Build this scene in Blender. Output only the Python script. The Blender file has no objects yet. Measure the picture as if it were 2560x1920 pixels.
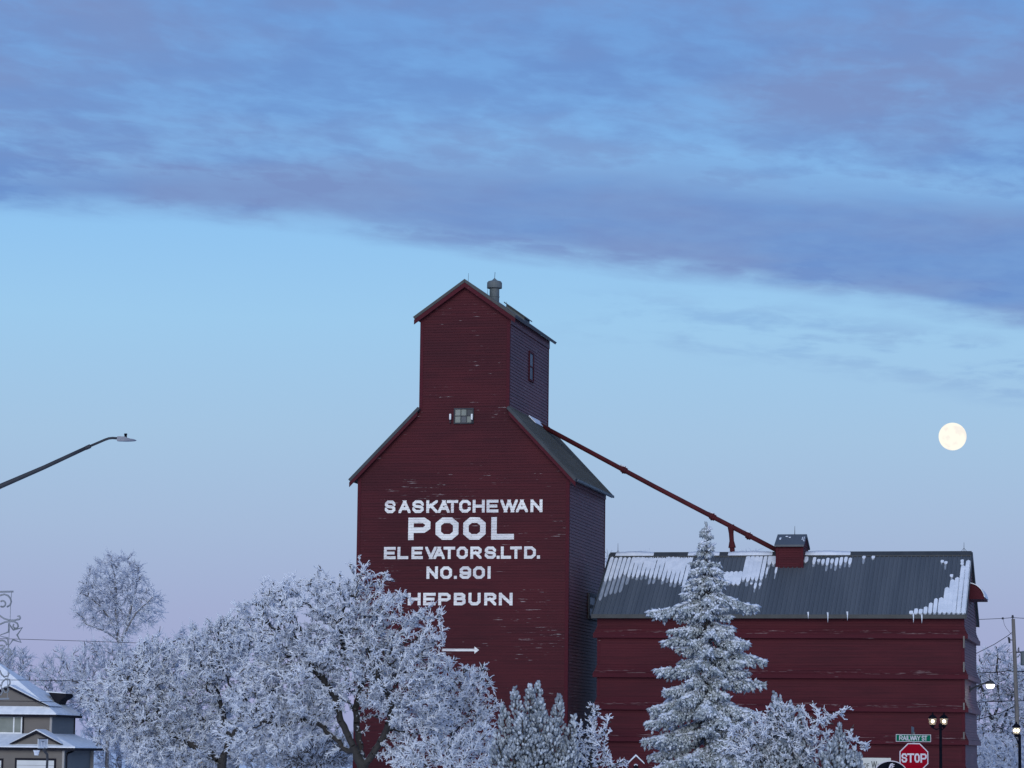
import bpy, bmesh, math, random
import numpy as np
from mathutils import Matrix, Vector

# ------------------------------------------------------------------ camera
SC = bpy.context.scene
COL = SC.collection
F = 7372.0                      # focal length in photograph pixels (2560 wide)
PIT, ROLL, CAM_H = math.radians(7.11), math.radians(0.65), 2.6
fw = np.array([0, math.cos(PIT), math.sin(PIT)])
_r = np.array([1.0, 0, 0]); _u = np.array([0, -math.sin(PIT), math.cos(PIT)])
rt = math.cos(ROLL) * _r + math.sin(ROLL) * _u
up = -math.sin(ROLL) * _r + math.cos(ROLL) * _u
CAM = np.array([0, 0, CAM_H])
cd = bpy.data.cameras.new('camera')
cam = bpy.data.objects.new('camera', cd)
COL.objects.link(cam)
cam.matrix_world = Matrix(((rt[0], up[0], -fw[0], CAM[0]), (rt[1], up[1], -fw[1], CAM[1]), (rt[2], up[2], -fw[2], CAM[2]), (0, 0, 0, 1)))
cd.sensor_width = 36
cd.lens = 36 * F / 2560
cd.clip_start, cd.clip_end = 0.5, 30000
SC.camera = cam

# ------------------------------------------------------------------ world, sun, exposure
def lin(*c):
    return tuple((x / 255 / 12.92) if x <= 10 else ((x / 255 + 0.055) / 1.055) ** 2.4 for x in c)

class NT:
    """small helper to write node trees as expressions"""
    def __init__(s, tree): s.t = tree; s.n = tree.nodes; s.l = tree.links
    def put(s, node, i, v):
        if v is None: return
        if hasattr(v, 'is_output'): s.l.new(v, node.inputs[i])
        else:
            if isinstance(v, tuple) and len(v) == 3 and node.inputs[i].type == 'RGBA': v = v + (1.0,)
            node.inputs[i].default_value = v
    def m(s, op, a, b=None, c=None, clamp=False):
        n = s.n.new('ShaderNodeMath'); n.operation = op; n.use_clamp = clamp
        for i, v in enumerate((a, b, c)): s.put(n, i, v)
        return n.outputs[0]
    def xyz(s, v):
        n = s.n.new('ShaderNodeSeparateXYZ'); s.put(n, 0, v); return n.outputs
    def comb(s, x, y, z):
        n = s.n.new('ShaderNodeCombineXYZ')
        for i, v in enumerate((x, y, z)): s.put(n, i, v)
        return n.outputs[0]
    def noise(s, v, scale, detail=4.0, rough=0.5, dist=0.0):
        n = s.n.new('ShaderNodeTexNoise'); s.put(n, 'Vector', v)
        s.put(n, 'Scale', scale); s.put(n, 'Detail', detail); s.put(n, 'Roughness', rough); s.put(n, 'Distortion', dist)
        return n.outputs[0]
    def step(s, v, a, b, o0=0.0, o1=1.0):
        n = s.n.new('ShaderNodeMapRange'); n.interpolation_type = 'SMOOTHSTEP'
        for i, x in zip((0, 1, 2, 3, 4), (v, a, b, o0, o1)): s.put(n, i, x)
        return n.outputs[0]
    def mix(s, f, a, b, mode='MIX'):
        n = s.n.new('ShaderNodeMix'); n.data_type = 'RGBA'; n.blend_type = mode
        s.put(n, 0, f); s.put(n, 6, a); s.put(n, 7, b)
        return n.outputs[2]
    def ramp(s, f, stops, interp='LINEAR'):
        n = s.n.new('ShaderNodeValToRGB'); s.put(n, 0, f); r = n.color_ramp; r.interpolation = interp
        while len(r.elements) < len(stops): r.elements.new(0.5)
        for e, (p, c) in zip(r.elements, stops): e.position = p; e.color = tuple(c) + (1.0,)
        return n.outputs[0]
    def coord(s, what):
        return s.n.new('ShaderNodeTexCoord').outputs[what]
    def mul(s, v, vec):
        n = s.n.new('ShaderNodeVectorMath'); n.operation = 'MULTIPLY'; s.put(n, 0, v); s.put(n, 1, vec); return n.outputs[0]

SUN_AZ = (-0.14, -0.99)         # twilight glow: opposite the moon, behind the camera
W = bpy.data.worlds.new('World'); SC.world = W; W.use_nodes = True
w = NT(W.node_tree); w.n.clear()
d = w.coord('Generated'); dx, dy, dz = w.xyz(d)
e = w.m('MAXIMUM', dz, 0.0)
clear = w.ramp(e, [(0.0, lin(154, 165, 206)), (0.018, lin(162, 166, 207)), (0.045, lin(163, 174, 210)), (0.075, lin(165, 187, 218)), (0.105, lin(164, 196, 226)),
                   (0.145, lin(157, 202, 237)), (0.175, lin(145, 196, 240)), (0.215, lin(126, 180, 235)), (0.26, lin(110, 163, 226)), (0.5, lin(88, 136, 208)), (1.0, lin(70, 112, 185))])
ez = w.m('MAXIMUM', dz, 0.03)
cu, cv = w.m('DIVIDE', dx, ez), w.m('DIVIDE', w.m('ABSOLUTE', dy), ez)
P = w.comb(cu, cv, 0.0)
big = w.noise(P, 0.55, 3, 0.5)
sh = w.comb(w.m('ADD', w.m('MULTIPLY', cu, 0.9), w.m('MULTIPLY', cv, 0.2)), w.m('SUBTRACT', w.m('MULTIPLY', cv, 0.9), w.m('MULTIPLY', cu, 0.50)), 3.7)   # streaks run down to the right
n1 = w.noise(sh, 1.6, 7, 0.58, 0.4)
n2 = w.noise(w.comb(w.m('MULTIPLY', cu, 1.5), w.m('SUBTRACT', w.m('MULTIPLY', cv, 0.75), w.m('MULTIPLY', cu, 0.25)), 1.3), 5.0, 5, 0.55, 0.3)
edge = w.m('SUBTRACT', w.m('ADD', 5.98, w.m('ADD', w.m('MULTIPLY', cu, 0.60), w.m('MULTIPLY', w.m('MULTIPLY', cu, cu), 0.20))), cv)
edge = w.m('ADD', edge, w.m('MULTIPLY', w.m('SUBTRACT', big, 0.5), 0.8))
edge = w.m('ADD', edge, w.m('MULTIPLY', w.m('SUBTRACT', n1, 0.5), 0.45))
edge = w.m('ADD', edge, w.m('MULTIPLY', w.m('SUBTRACT', n2, 0.5), 0.10))
deck = w.step(edge, -0.08, 0.36)
bank = w.m('MULTIPLY', w.step(edge, -0.05, 0.35), w.step(w.m('SUBTRACT', edge, w.m('MULTIPLY', cu, 0.5)), 1.35, 0.70))          # the dense front bank of the deck
gap = w.m('MULTIPLY', w.m('MULTIPLY', w.step(edge, 0.55, 0.95), w.step(edge, 2.1, 1.2)), w.step(cu, -0.9, 0.3, 0.25, 1.0))   # thinner strip behind it
n4 = w.noise(w.comb(w.m('MULTIPLY', cu, 1.3), w.m('SUBTRACT', cv, w.m('MULTIPLY', cu, 0.35)), 7.7), 11.0, 4, 0.55, 0.4)
tex0 = w.m('ADD', w.m('ADD', w.m('MULTIPLY', n1, 0.38), w.m('MULTIPLY', n2, 0.40)), w.m('MULTIPLY', n4, 0.22))
tex = w.step(tex0, 0.38, 0.59)
thin_ = w.m('ADD', w.m('MULTIPLY', tex, 0.58), w.m('SUBTRACT', 0.46, w.m('MULTIPLY', gap, 0.34)))
dens = w.m('MULTIPLY', deck, w.m('MAXIMUM', thin_, w.m('MULTIPLY', bank, w.m('ADD', 0.66, w.m('ADD', w.m('MULTIPLY', n2, 0.34), w.m('MULTIPLY', n4, 0.20))))))
wisp = w.m('MULTIPLY', w.m('MULTIPLY', w.step(edge, -1.3, -0.6), w.step(edge, 0.1, -0.4)), w.m('MULTIPLY', w.step(w.m('ADD', w.m('MULTIPLY', n1, .6), w.m('MULTIPLY', n2, .4)), 0.46, 0.60), w.step(cu, -0.1, 0.6, 0.0, 0.35)))
dens = w.m('MAXIMUM', dens, wisp)
n3 = w.noise(P, 1.3, 4, 0.5)
cloudcol = w.mix(w.step(n3, 0.35, 0.65), lin(108, 147, 206), lin(121, 147, 198))
sky = w.mix(dens, clear, cloudcol)
# warm twilight arch behind the camera
g = w.m('MAXIMUM', w.m('ADD', w.m('MULTIPLY', dx, SUN_AZ[0]), w.m('MULTIPLY', dy, SUN_AZ[1])), 0.0)
g = w.m('MULTIPLY', w.m('POWER', g, 2.0), w.m('POWER', 2.718, w.m('MULTIPLY', e, -4.5)))
glow = w.mix(g, (0.0, 0.0, 0.0), (0.62, 0.40, 0.30))
sky = w.mix(1.0, sky, glow, 'ADD')
bg = w.n.new('ShaderNodeBackground'); w.put(bg, 0, sky); bg.inputs[1].default_value = 1.0
wo = w.n.new('ShaderNodeOutputWorld'); w.l.new(bg.outputs[0], wo.inputs[0])

sd = bpy.data.lights.new('sun', 'SUN'); sd.energy = 2.0; sd.angle = math.radians(50); sd.color = (0.95, 0.97, 0.93)
sun = bpy.data.objects.new('sun', sd); COL.objects.link(sun)
_el = math.radians(14)
sdir = Vector((-SUN_AZ[0] * math.cos(_el), -SUN_AZ[1] * math.cos(_el), -math.sin(_el)))
sun.rotation_euler = sdir.to_track_quat('-Z', 'Y').to_euler()

SC.view_settings.view_transform = 'Standard'; SC.view_settings.look = 'None'
SC.view_settings.exposure = 0.0; SC.view_settings.gamma = 1.0
SC.render.engine = 'CYCLES'
SC.cycles.max_bounces = 6; SC.cycles.diffuse_bounces = 4; SC.cycles.glossy_bounces = 2
SC.cycles.use_denoising = True

# ------------------------------------------------------------------ geometry helpers
def ray(px, py): return fw * F + rt * (px - 1280) + up * (960 - py)
def at(px, py, Y):
    q = ray(px, py); return CAM + q * (Y / q[1])
def ground(px, Y):
    p = at(px, 1850, Y); return np.array([p[0], Y, 0.0])

class Frame:
    """a building's own axes: x along its front to the right, y to the back"""
    def __init__(s, o, yaw):
        y = math.radians(yaw); s.o = np.array([o[0], o[1], 0.0]); s.yaw = y
        s.ex = np.array([math.cos(y), -math.sin(y), 0]); s.ey = np.array([math.sin(y), math.cos(y), 0])
    def loc(s, p): q = np.asarray(p) - s.o; return np.array([q @ s.ex, q @ s.ey, q[2]])
    def wld(s, p): return s.o + s.ex * p[0] + s.ey * p[1] + np.array([0, 0, p[2]])
    def _rd(s, px, py):
        q = ray(px, py); return s.loc(CAM), np.array([q @ s.ex, q @ s.ey, q[2]])
    def front(s, px, py, y=0.0): o, q = s._rd(px, py); return o + q * ((y - o[1]) / q[1])
    def side(s, px, py, x=0.0): o, q = s._rd(px, py); return o + q * ((x - o[0]) / q[0])

class MB:
    def __init__(s): s.v, s.f, s.mi = [], [], []
    def add(s, vs, fs, mi=0):
        b = len(s.v); s.v += [tuple(map(float, p)) for p in vs]
        for q in fs: s.f.append([b + i for i in q]); s.mi.append(mi)
        return s
    def box(s, lo, hi, mi=0):
        (a, b, c), (A, B, C_) = lo, hi
        return s.add([(a, b, c), (A, b, c), (A, B, c), (a, B, c), (a, b, C_), (A, b, C_), (A, B, C_), (a, B, C_)],
                     [(0, 3, 2, 1), (4, 5, 6, 7), (0, 1, 5, 4), (1, 2, 6, 5), (2, 3, 7, 6), (3, 0, 4, 7)], mi)
    def prism(s, poly, a, b, axis='y', mi=0):
        n = len(poly)
        mk = {'y': lambda p, t: (p[0], t, p[1]), 'x': lambda p, t: (t, p[0], p[1]), 'z': lambda p, t: (p[0], p[1], t)}[axis]
        return s.add([mk(p, a) for p in poly] + [mk(p, b) for p in poly],
                     [tuple(range(n))[::-1], tuple(range(n, 2 * n))] + [(i, (i + 1) % n, n + (i + 1) % n, n + i) for i in range(n)], mi)
    def tube(s, pts, rad, n=8, mi=0, cap=True):
        pts = [Vector(p) for p in pts]; k = len(pts)
        if not hasattr(rad, '__len__'): rad = [rad] * k
        vs, ref = [], None
        for i, p in enumerate(pts):
            t = (pts[min(i + 1, k - 1)] - pts[max(i - 1, 0)]).normalized()
            if ref is None: ref = t.orthogonal().normalized()
            ref = (ref - t * ref.dot(t)).normalized(); bi = t.cross(ref)
            for j in range(n):
                a = 2 * math.pi * j / n
                vs.append(p + (ref * math.cos(a) + bi * math.sin(a)) * rad[i])
        fs = [(i * n + j, i * n + (j + 1) % n, (i + 1) * n + (j + 1) % n, (i + 1) * n + j) for i in range(k - 1) for j in range(n)]
        if cap: fs += [tuple(range(n))[::-1], tuple(range((k - 1) * n, k * n))]
        return s.add(vs, fs, mi)
    def lathe(s, prof, c=(0, 0, 0), n=16, mi=0):
        vs = [(c[0] + r * math.cos(2 * math.pi * j / n), c[1] + r * math.sin(2 * math.pi * j / n), c[2] + z) for r, z in prof for j in range(n)]
        k = len(prof)
        fs = [(i * n + j, i * n + (j + 1) % n, (i + 1) * n + (j + 1) % n, (i + 1) * n + j) for i in range(k - 1) for j in range(n)]
        fs += [tuple(range(n))[::-1], tuple(range((k - 1) * n, k * n))]
        return s.add(vs, fs, mi)
    def build(s, name, mats, parent=None, smooth=False, recalc=True):
        me = bpy.data.meshes.new(name); me.from_pydata(s.v, [], s.f)
        if not isinstance(mats, (list, tuple)): mats = [mats]
        for m_ in mats: me.materials.append(m_)
        me.polygons.foreach_set('material_index', s.mi)
        if recalc:
            bm = bmesh.new(); bm.from_mesh(me); bmesh.ops.recalc_face_normals(bm, faces=bm.faces); bm.to_mesh(me); bm.free()
        if smooth: me.polygons.foreach_set('use_smooth', [True] * len(me.polygons))
        o = bpy.data.objects.new(name, me); COL.objects.link(o)
        if parent is not None: o.parent = parent
        return o

def big_mesh(name, verts, faces_list, mats, parent=None, smooth=False):
    """numpy arrays of faces [(array (n,k), material index)] to one mesh"""
    me = bpy.data.meshes.new(name)
    verts = np.asarray(verts, dtype=np.float32)
    me.vertices.add(len(verts)); me.vertices.foreach_set('co', verts.ravel())
    loops = np.concatenate([f.ravel() for f, _ in faces_list]).astype(np.int32)
    tot = np.concatenate([np.full(len(f), f.shape[1], np.int32) for f, _ in faces_list])
    mi = np.concatenate([(np.full(len(f), m_, np.int32) if np.isscalar(m_) else np.asarray(m_, np.int32)) for f, m_ in faces_list])
    me.loops.add(len(loops)); me.loops.foreach_set('vertex_index', loops)
    me.polygons.add(len(tot)); me.polygons.foreach_set('loop_start', np.concatenate([[0], np.cumsum(tot)[:-1]]).astype(np.int32))
    me.polygons.foreach_set('loop_total', tot)
    for m_ in mats: me.materials.append(m_)
    me.polygons.foreach_set('material_index', mi)
    if smooth: me.polygons.foreach_set('use_smooth', np.ones(len(tot), bool))
    me.update(calc_edges=True); me.validate()
    o = bpy.data.objects.new(name, me); COL.objects.link(o)
    if parent is not None: o.parent = parent
    return o

def tag(o, label=None, cat=None, group=None, kind=None):
    if label: o['label'] = label
    if cat: o['category'] = cat
    if group: o['group'] = group
    if kind: o['kind'] = kind
    return o
def thing(name, label, cat, loc=(0, 0, 0), yaw=0.0, group=None):
    o = bpy.data.objects.new(name, None); COL.objects.link(o); o.empty_display_size = 0.3
    o.location = loc; o.rotation_euler = (0, 0, -yaw)
    return tag(o, label, cat, group)

# ------------------------------------------------------------------ materials
def principled(name, col, rough=0.7, metal=0.0, spec=0.5):
    m_ = bpy.data.materials.new(name); m_.use_nodes = True
    b = m_.node_tree.nodes['Principled BSDF']
    b.inputs['Base Color'].default_value = tuple(col) + (1,); b.inputs['Roughness'].default_value = rough
    b.inputs['Metallic'].default_value = metal; b.inputs['Specular IOR Level'].default_value = spec
    return m_, NT(m_.node_tree), b
def varied(name, c0, c1, scale=2.0, rough=0.7, bump=0.0, bscale=20.0, stretch=(1, 1, 1), metal=0.0, spec=0.5):
    m_, t, b = principled(name, c0, rough, metal, spec)
    v = t.mul(t.coord('Object'), stretch)
    t.put(b, 'Base Color', t.mix(t.step(t.noise(v, scale, 4), 0.35, 0.65), c0, c1))
    if bump:
        bn = t.n.new('ShaderNodeBump'); bn.inputs['Strength'].default_value = bump; bn.inputs['Distance'].default_value = 0.02
        t.put(bn, 'Height', t.noise(v, bscale, 4)); t.l.new(bn.outputs[0], b.inputs['Normal'])
    return m_
def emissive(name, col, strength):
    m_ = bpy.data.materials.new(name); m_.use_nodes = True; t = NT(m_.node_tree); t.n.clear()
    e_ = t.n.new('ShaderNodeEmission'); t.put(e_, 0, tuple(col)); e_.inputs[1].default_value = strength
    o_ = t.n.new('ShaderNodeOutputMaterial'); t.l.new(e_.outputs[0], o_.inputs[0]); return m_

def barn_paint(name, base, dark, wood, peel, seed, spec=0.12, rough=0.7, zs=None):
    """old red paint on boards: tone wanders along the boards, flakes off in thin level streaks"""
    m_, t, b = principled(name, base, rough, spec=spec)
    ob = t.coord('Object'); x, y, z = t.xyz(ob)
    h = t.comb(t.m('ADD', x, y), seed, z)
    along = t.noise(t.mul(h, (0.35, 1, 9.0)), 1.0, 4, 0.6)
    broad = t.noise(t.mul(h, (0.20, 1, 0.35)), 1.0, 4, .6)
    c = t.mix(t.step(t.m('ADD', t.m('MULTIPLY', along, 0.5), t.m('MULTIPLY', broad, 0.5)), 0.38, 0.62), dark, base)
    fl = t.noise(t.mul(h, (0.75, 1, 20.0)), 1.0, 3, 0.55)
    fine = t.noise(t.mul(h, (3.5, 1, 24.0)), 1.0, 2, 0.6)
    area = t.step(t.noise(t.mul(h, (0.28, 1, 0.45)), 1.0, 3), 0.45, 0.62)
    if zs:                    # wear gathers along these heights
        near = 0.0
        for zb in zs: near = t.m('ADD', near, t.m('MULTIPLY', t.step(z, zb + .12, zb + .2), t.step(z, zb + .55, zb + .3)))
        area = t.m('SUBTRACT', t.m('MULTIPLY', near, 2.9), 1.3)
    k = t.m('ADD', t.m('ADD', t.m('MULTIPLY', fl, 0.72), t.m('MULTIPLY', fine, 0.28)), t.m('MULTIPLY', area, 0.07))
    mask = t.step(k, 0.70 - peel, 0.76 - peel)
    t.put(b, 'Base Color', t.mix(t.m('MULTIPLY', mask, 0.75), c, wood))
    bn = t.n.new('ShaderNodeBump'); bn.inputs['Strength'].default_value = 0.3; bn.inputs['Distance'].default_value = 0.01
    t.put(bn, 'Height', fine); t.l.new(bn.outputs[0], b.inputs['Normal'])
    return m_

RED = barn_paint('red_board_paint', (0.072, 0.0150, 0.0205), (0.049, 0.0120, 0.0170), (0.40, 0.36, 0.36), 0.035, 1.0)
RED2 = barn_paint('red_annex_paint', (0.076, 0.0145, 0.0205), (0.053, 0.0115, 0.0168), (0.23, 0.165, 0.165), 0.042, 5.0, zs=(7.81, 6.02, 4.56, 3.13, 1.70))
REDTRIM = barn_paint('red_trim_paint', (0.070, 0.0105, 0.0175), (0.054, 0.0095, 0.0155), (0.30, 0.25, 0.25), 0.01, 9.0)
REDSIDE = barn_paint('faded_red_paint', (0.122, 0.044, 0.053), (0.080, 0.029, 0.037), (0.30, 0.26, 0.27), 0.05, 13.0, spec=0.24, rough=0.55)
SPOUT = varied('red_pipe_paint', (0.075, 0.014, 0.018), (0.055, 0.011, 0.015), 1.5, 0.7, spec=.12)
ROOFEDGE = varied('grey_roof_edge', (0.026, 0.029, 0.031), (0.036, 0.040, 0.043), 2.0, 0.6)
ROOF = varied('dark_metal_roofing', (0.026, 0.034, 0.042), (0.038, 0.048, 0.058), 0.6, 0.55, stretch=(2.5, 0.3, 0.3), spec=.3)
ROOF2 = varied('blue_grey_metal_roofing', (0.060, 0.071, 0.086), (0.078, 0.090, 0.106), 0.5, 0.6, stretch=(3, 0.25, 0.25))
def worn_white():
    m_, t, b = principled('white_lettering_paint', (.76, .76, .74), .6, spec=.2)
    x, y, z = t.xyz(t.coord('Object')); h = t.comb(x, 2.0, z)
    k = t.m('ADD', t.m('MULTIPLY', t.noise(t.mul(h, (1.6, 1, 11)), 1.0, 4, .6), .65), t.m('MULTIPLY', t.noise(t.mul(h, (6, 1, 22)), 1.0, 2), .35))
    c = t.mix(t.step(t.noise(h, .9, 3), .35, .65), (.78, .78, .76), (.62, .61, .62))
    t.put(b, 'Base Color', t.mix(t.m('MULTIPLY', t.step(k, .56, .66), .75), c, (.20, .11, .12)))
    return m_
WHITEP = worn_white()
SNOW = varied('snow', (0.72, 0.75, 0.80), (0.62, 0.66, 0.72), 2.2, 0.6, 0.25, 6.0)
THINSNOW = varied('thin_frost_film', (0.30, 0.33, 0.38), (0.22, 0.25, 0.29), 3.0, 0.6, stretch=(3, 0.6, 0.6))
FROST = varied('hoar_frost', (0.76, 0.80, 0.88), (0.64, 0.69, 0.78), 0.8, 0.7)
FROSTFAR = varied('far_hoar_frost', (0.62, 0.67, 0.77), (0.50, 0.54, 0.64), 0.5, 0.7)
BARK = varied('dark_bark', (0.040, 0.034, 0.030), (0.075, 0.065, 0.058), 6.0, 0.85, 0.5, 25.0)
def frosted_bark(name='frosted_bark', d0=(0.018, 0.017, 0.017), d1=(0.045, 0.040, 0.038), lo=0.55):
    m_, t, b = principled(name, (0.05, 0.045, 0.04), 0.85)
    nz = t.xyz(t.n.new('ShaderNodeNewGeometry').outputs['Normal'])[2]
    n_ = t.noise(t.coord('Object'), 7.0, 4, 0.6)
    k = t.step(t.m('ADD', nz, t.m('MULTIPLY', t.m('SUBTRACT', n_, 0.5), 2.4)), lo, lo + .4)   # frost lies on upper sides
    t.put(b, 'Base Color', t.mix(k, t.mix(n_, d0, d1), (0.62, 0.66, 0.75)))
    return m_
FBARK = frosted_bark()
FBARKHAZE = frosted_bark('hazed_frosted_bark', (0.09, 0.088, 0.095), (0.17, 0.165, 0.175), 0.05)  # far trees: bark lightened to paint in haze, with more frost on it
NEEDLE = varied('frosted_spruce_needles', (0.40, 0.44, 0.47), (0.26, 0.30, 0.325), 2.5, 0.7)
NEEDLETIP = varied('white_frosted_needles', (0.67, 0.72, 0.81), (0.53, 0.58, 0.66), 2.5, 0.7)
PINE = varied('frosted_pine_needles', (0.29, 0.325, 0.365), (0.17, 0.20, 0.235), 2.5, 0.7)
PINETIP = varied('frosted_pine_tips', (0.48, 0.53, 0.59), (0.36, 0.405, 0.455), 2.5, 0.7)
STEEL = varied('galvanized_steel', (0.085, 0.105, 0.115), (0.115, 0.135, 0.145), 2.0, 0.6, spec=.2)
DARKMETAL = varied('dark_grey_metal', (0.030, 0.033, 0.042), (0.042, 0.046, 0.056), 2.0, 0.6, spec=.2)
BLACK = varied('black_enamel', (0.005, 0.006, 0.011), (0.008, 0.009, 0.014), 4.0, 0.9, spec=0.0)
WOODPOLE = varied('grey_weathered_wood', (0.17, 0.155, 0.14), (0.11, 0.10, 0.092), 2.0, 0.85, 0.3, 12.0, (6, 6, 0.5))
GLASS = varied('window_glass', (0.06, 0.07, 0.085), (0.08, 0.09, 0.105), 0.7, 0.35, spec=.2)
GLASSDARK = varied('dark_glass', (0.03, 0.035, 0.045), (0.045, 0.05, 0.06), 0.7, 0.35, spec=.2)
PANE = varied('whitened_pane', (0.17, 0.19, 0.17), (0.22, 0.24, 0.22), 0.9, 0.5, spec=.2)
WHITETRIM = varied('white_trim', (0.70, 0.72, 0.72), (0.62, 0.64, 0.65), 2.0, 0.5)
GROUND = varied('snow_field', (0.78, 0.80, 0.84), (0.70, 0.73, 0.78), 0.2, 0.7, 0.3, 0.8)

# ------------------------------------------------------------------ ground
g_ = MB(); R_ = 9000
g_.add([(-R_, -400, 0), (R_, -400, 0), (R_, R_, 0), (-R_, R_, 0)], [(0, 1, 2, 3)])
tag(g_.build('ground', GROUND), kind='structure')

# ------------------------------------------------------------------ board siding
def clip(poly, k, lim, keep_above):
    out = []
    for i in range(len(poly)):
        a, b = poly[i], poly[(i + 1) % len(poly)]
        ia = (a[k] >= lim) if keep_above else (a[k] <= lim)
        ib = (b[k] >= lim) if keep_above else (b[k] <= lim)
        if ia: out.append(a)
        if ia != ib:
            t = (lim - a[k]) / (b[k] - a[k]); p = [a[0] + (b[0] - a[0]) * t, a[1] + (b[1] - a[1]) * t]; p[k] = lim; out.append(tuple(p))
    return out
LIP = 0.022
def siding(mb, poly, mp, h, zoff=0.0, extra=0.0, under=True, lip=LIP, mi=0):
    """lap boards of height h over polygon (u, z); mp(u, off, z) places a point off metres proud of the wall"""
    z0, z1 = min(p[1] for p in poly), max(p[1] for p in poly)
    k = math.floor((z0 - zoff) / h)
    while zoff + k * h < z1:
        a = zoff + k * h; k += 1
        q = clip(clip(poly, 1, a, True), 1, a + h, False)
        if len(q) < 3: continue
        mb.add([mp(p[0], extra + lip * (1 - (p[1] - a) / h), p[1]) for p in q], [tuple(range(len(q)))], mi)
        if under:
            bot = [p for p in q if abs(p[1] - a) < 1e-6]
            if len(bot) >= 2:
                l, r_ = min(bot), max(bot)
                mb.add([mp(l[0], extra + lip, a), mp(r_[0], extra + lip, a), mp(r_[0], 0, a), mp(l[0], 0, a)], [(0, 1, 2, 3)], mi)

# ------------------------------------------------------------------ painted block letters
GL = {
 'O': [([(.28, 0), (.72, 0), (1, .24), (1, .76), (.72, 1), (.28, 1), (0, .76), (0, .24)], 1)],
 'S': [([(1, .80), (.78, 1), (.22, 1), (0, .82), (0, .68), (.18, .54), (.82, .47), (1, .33), (1, .17), (.78, 0), (.22, 0), (0, .2)], 0)],
 'A': [([(0, 0), (.5, 1)], 0), ([(1, 0), (.5, 1)], 0), ([(.2, .3), (.8, .3)], 0)],
 'K': [([(0, 0), (0, 1)], 0), ([(.02, .36), (1, 1)], 0), ([(.38, .56), (1, 0)], 0)],
 'T': [([(-.08, 1), (1.08, 1)], 0), ([(.5, 0), (.5, 1)], 0)],
 'C': [([(1, .74), (1, .8), (.74, 1), (.26, 1), (0, .76), (0, .24), (.26, 0), (.74, 0), (1, .2), (1, .26)], 0)],
 'H': [([(0, 0), (0, 1)], 0), ([(1, 0), (1, 1)], 0), ([(0, .5), (1, .5)], 0)],
 'E': [([(1, 0), (0, 0), (0, 1), (1, 1)], 0), ([(0, .5), (.88, .5)], 0)],
 'F': [([(0, 0), (0, 1), (1, 1)], 0), ([(0, .5), (.85, .5)], 0)],
 'W': [([(0, 1), (.26, 0)], 0), ([(.26, 0), (.5, 1)], 0), ([(.5, 1), (.74, 0)], 0), ([(.74, 0), (1, 1)], 0)],
 'N': [([(0, 0), (0, 1)], 0), ([(0, 1), (1, 0)], 0), ([(1, 0), (1, 1)], 0)],
 'P': [([(0, 0), (0, 1), (.76, 1), (1, .84), (1, .58), (.76, .42), (0, .42)], 0)],
 'L': [([(0, 1), (0, 0), (1, 0)], 0)],
 'V': [([(0, 1), (.5, 0)], 0), ([(1, 1), (.5, 0)], 0)],
 'R': [([(0, 0), (0, 1), (.76, 1), (1, .84), (1, .62), (.76, .46), (0, .46)], 0), ([(.52, .46), (1, 0)], 0)],
 'D': [([(0, 0), (0, 1), (.68, 1), (1, .74), (1, .26), (.68, 0)], 1)],
 'B': [([(0, 0), (0, 1), (.74, 1), (.96, .86), (.96, .66), (.78, .53), (0, .53)], 0), ([(.78, .53), (1, .38), (1, .14), (.76, 0), (0, 0)], 0)],
 'U': [([(0, 1), (0, .22), (.24, 0), (.76, 0), (1, .22), (1, 1)], 0)],
 'Y': [([(0, 1), (.5, .48)], 0), ([(1, 1), (.5, .48)], 0), ([(.5, 0), (.5, .5)], 0)],
 '0': [([(.28, 0), (.72, 0), (1, .24), (1, .76), (.72, 1), (.28, 1), (0, .76), (0, .24)], 1)],
 'I': [([(.5, 0), (.5, 1)], 0)], '1': [([(.5, 0), (.5, 1)], 0)],
 '9': [([(.0, .16), (.24, 0), (.76, 0), (1, .22), (1, .78), (.76, 1), (.24, 1), (0, .8), (0, .6), (.22, .44), (1, .44)], 0)],
}
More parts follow.
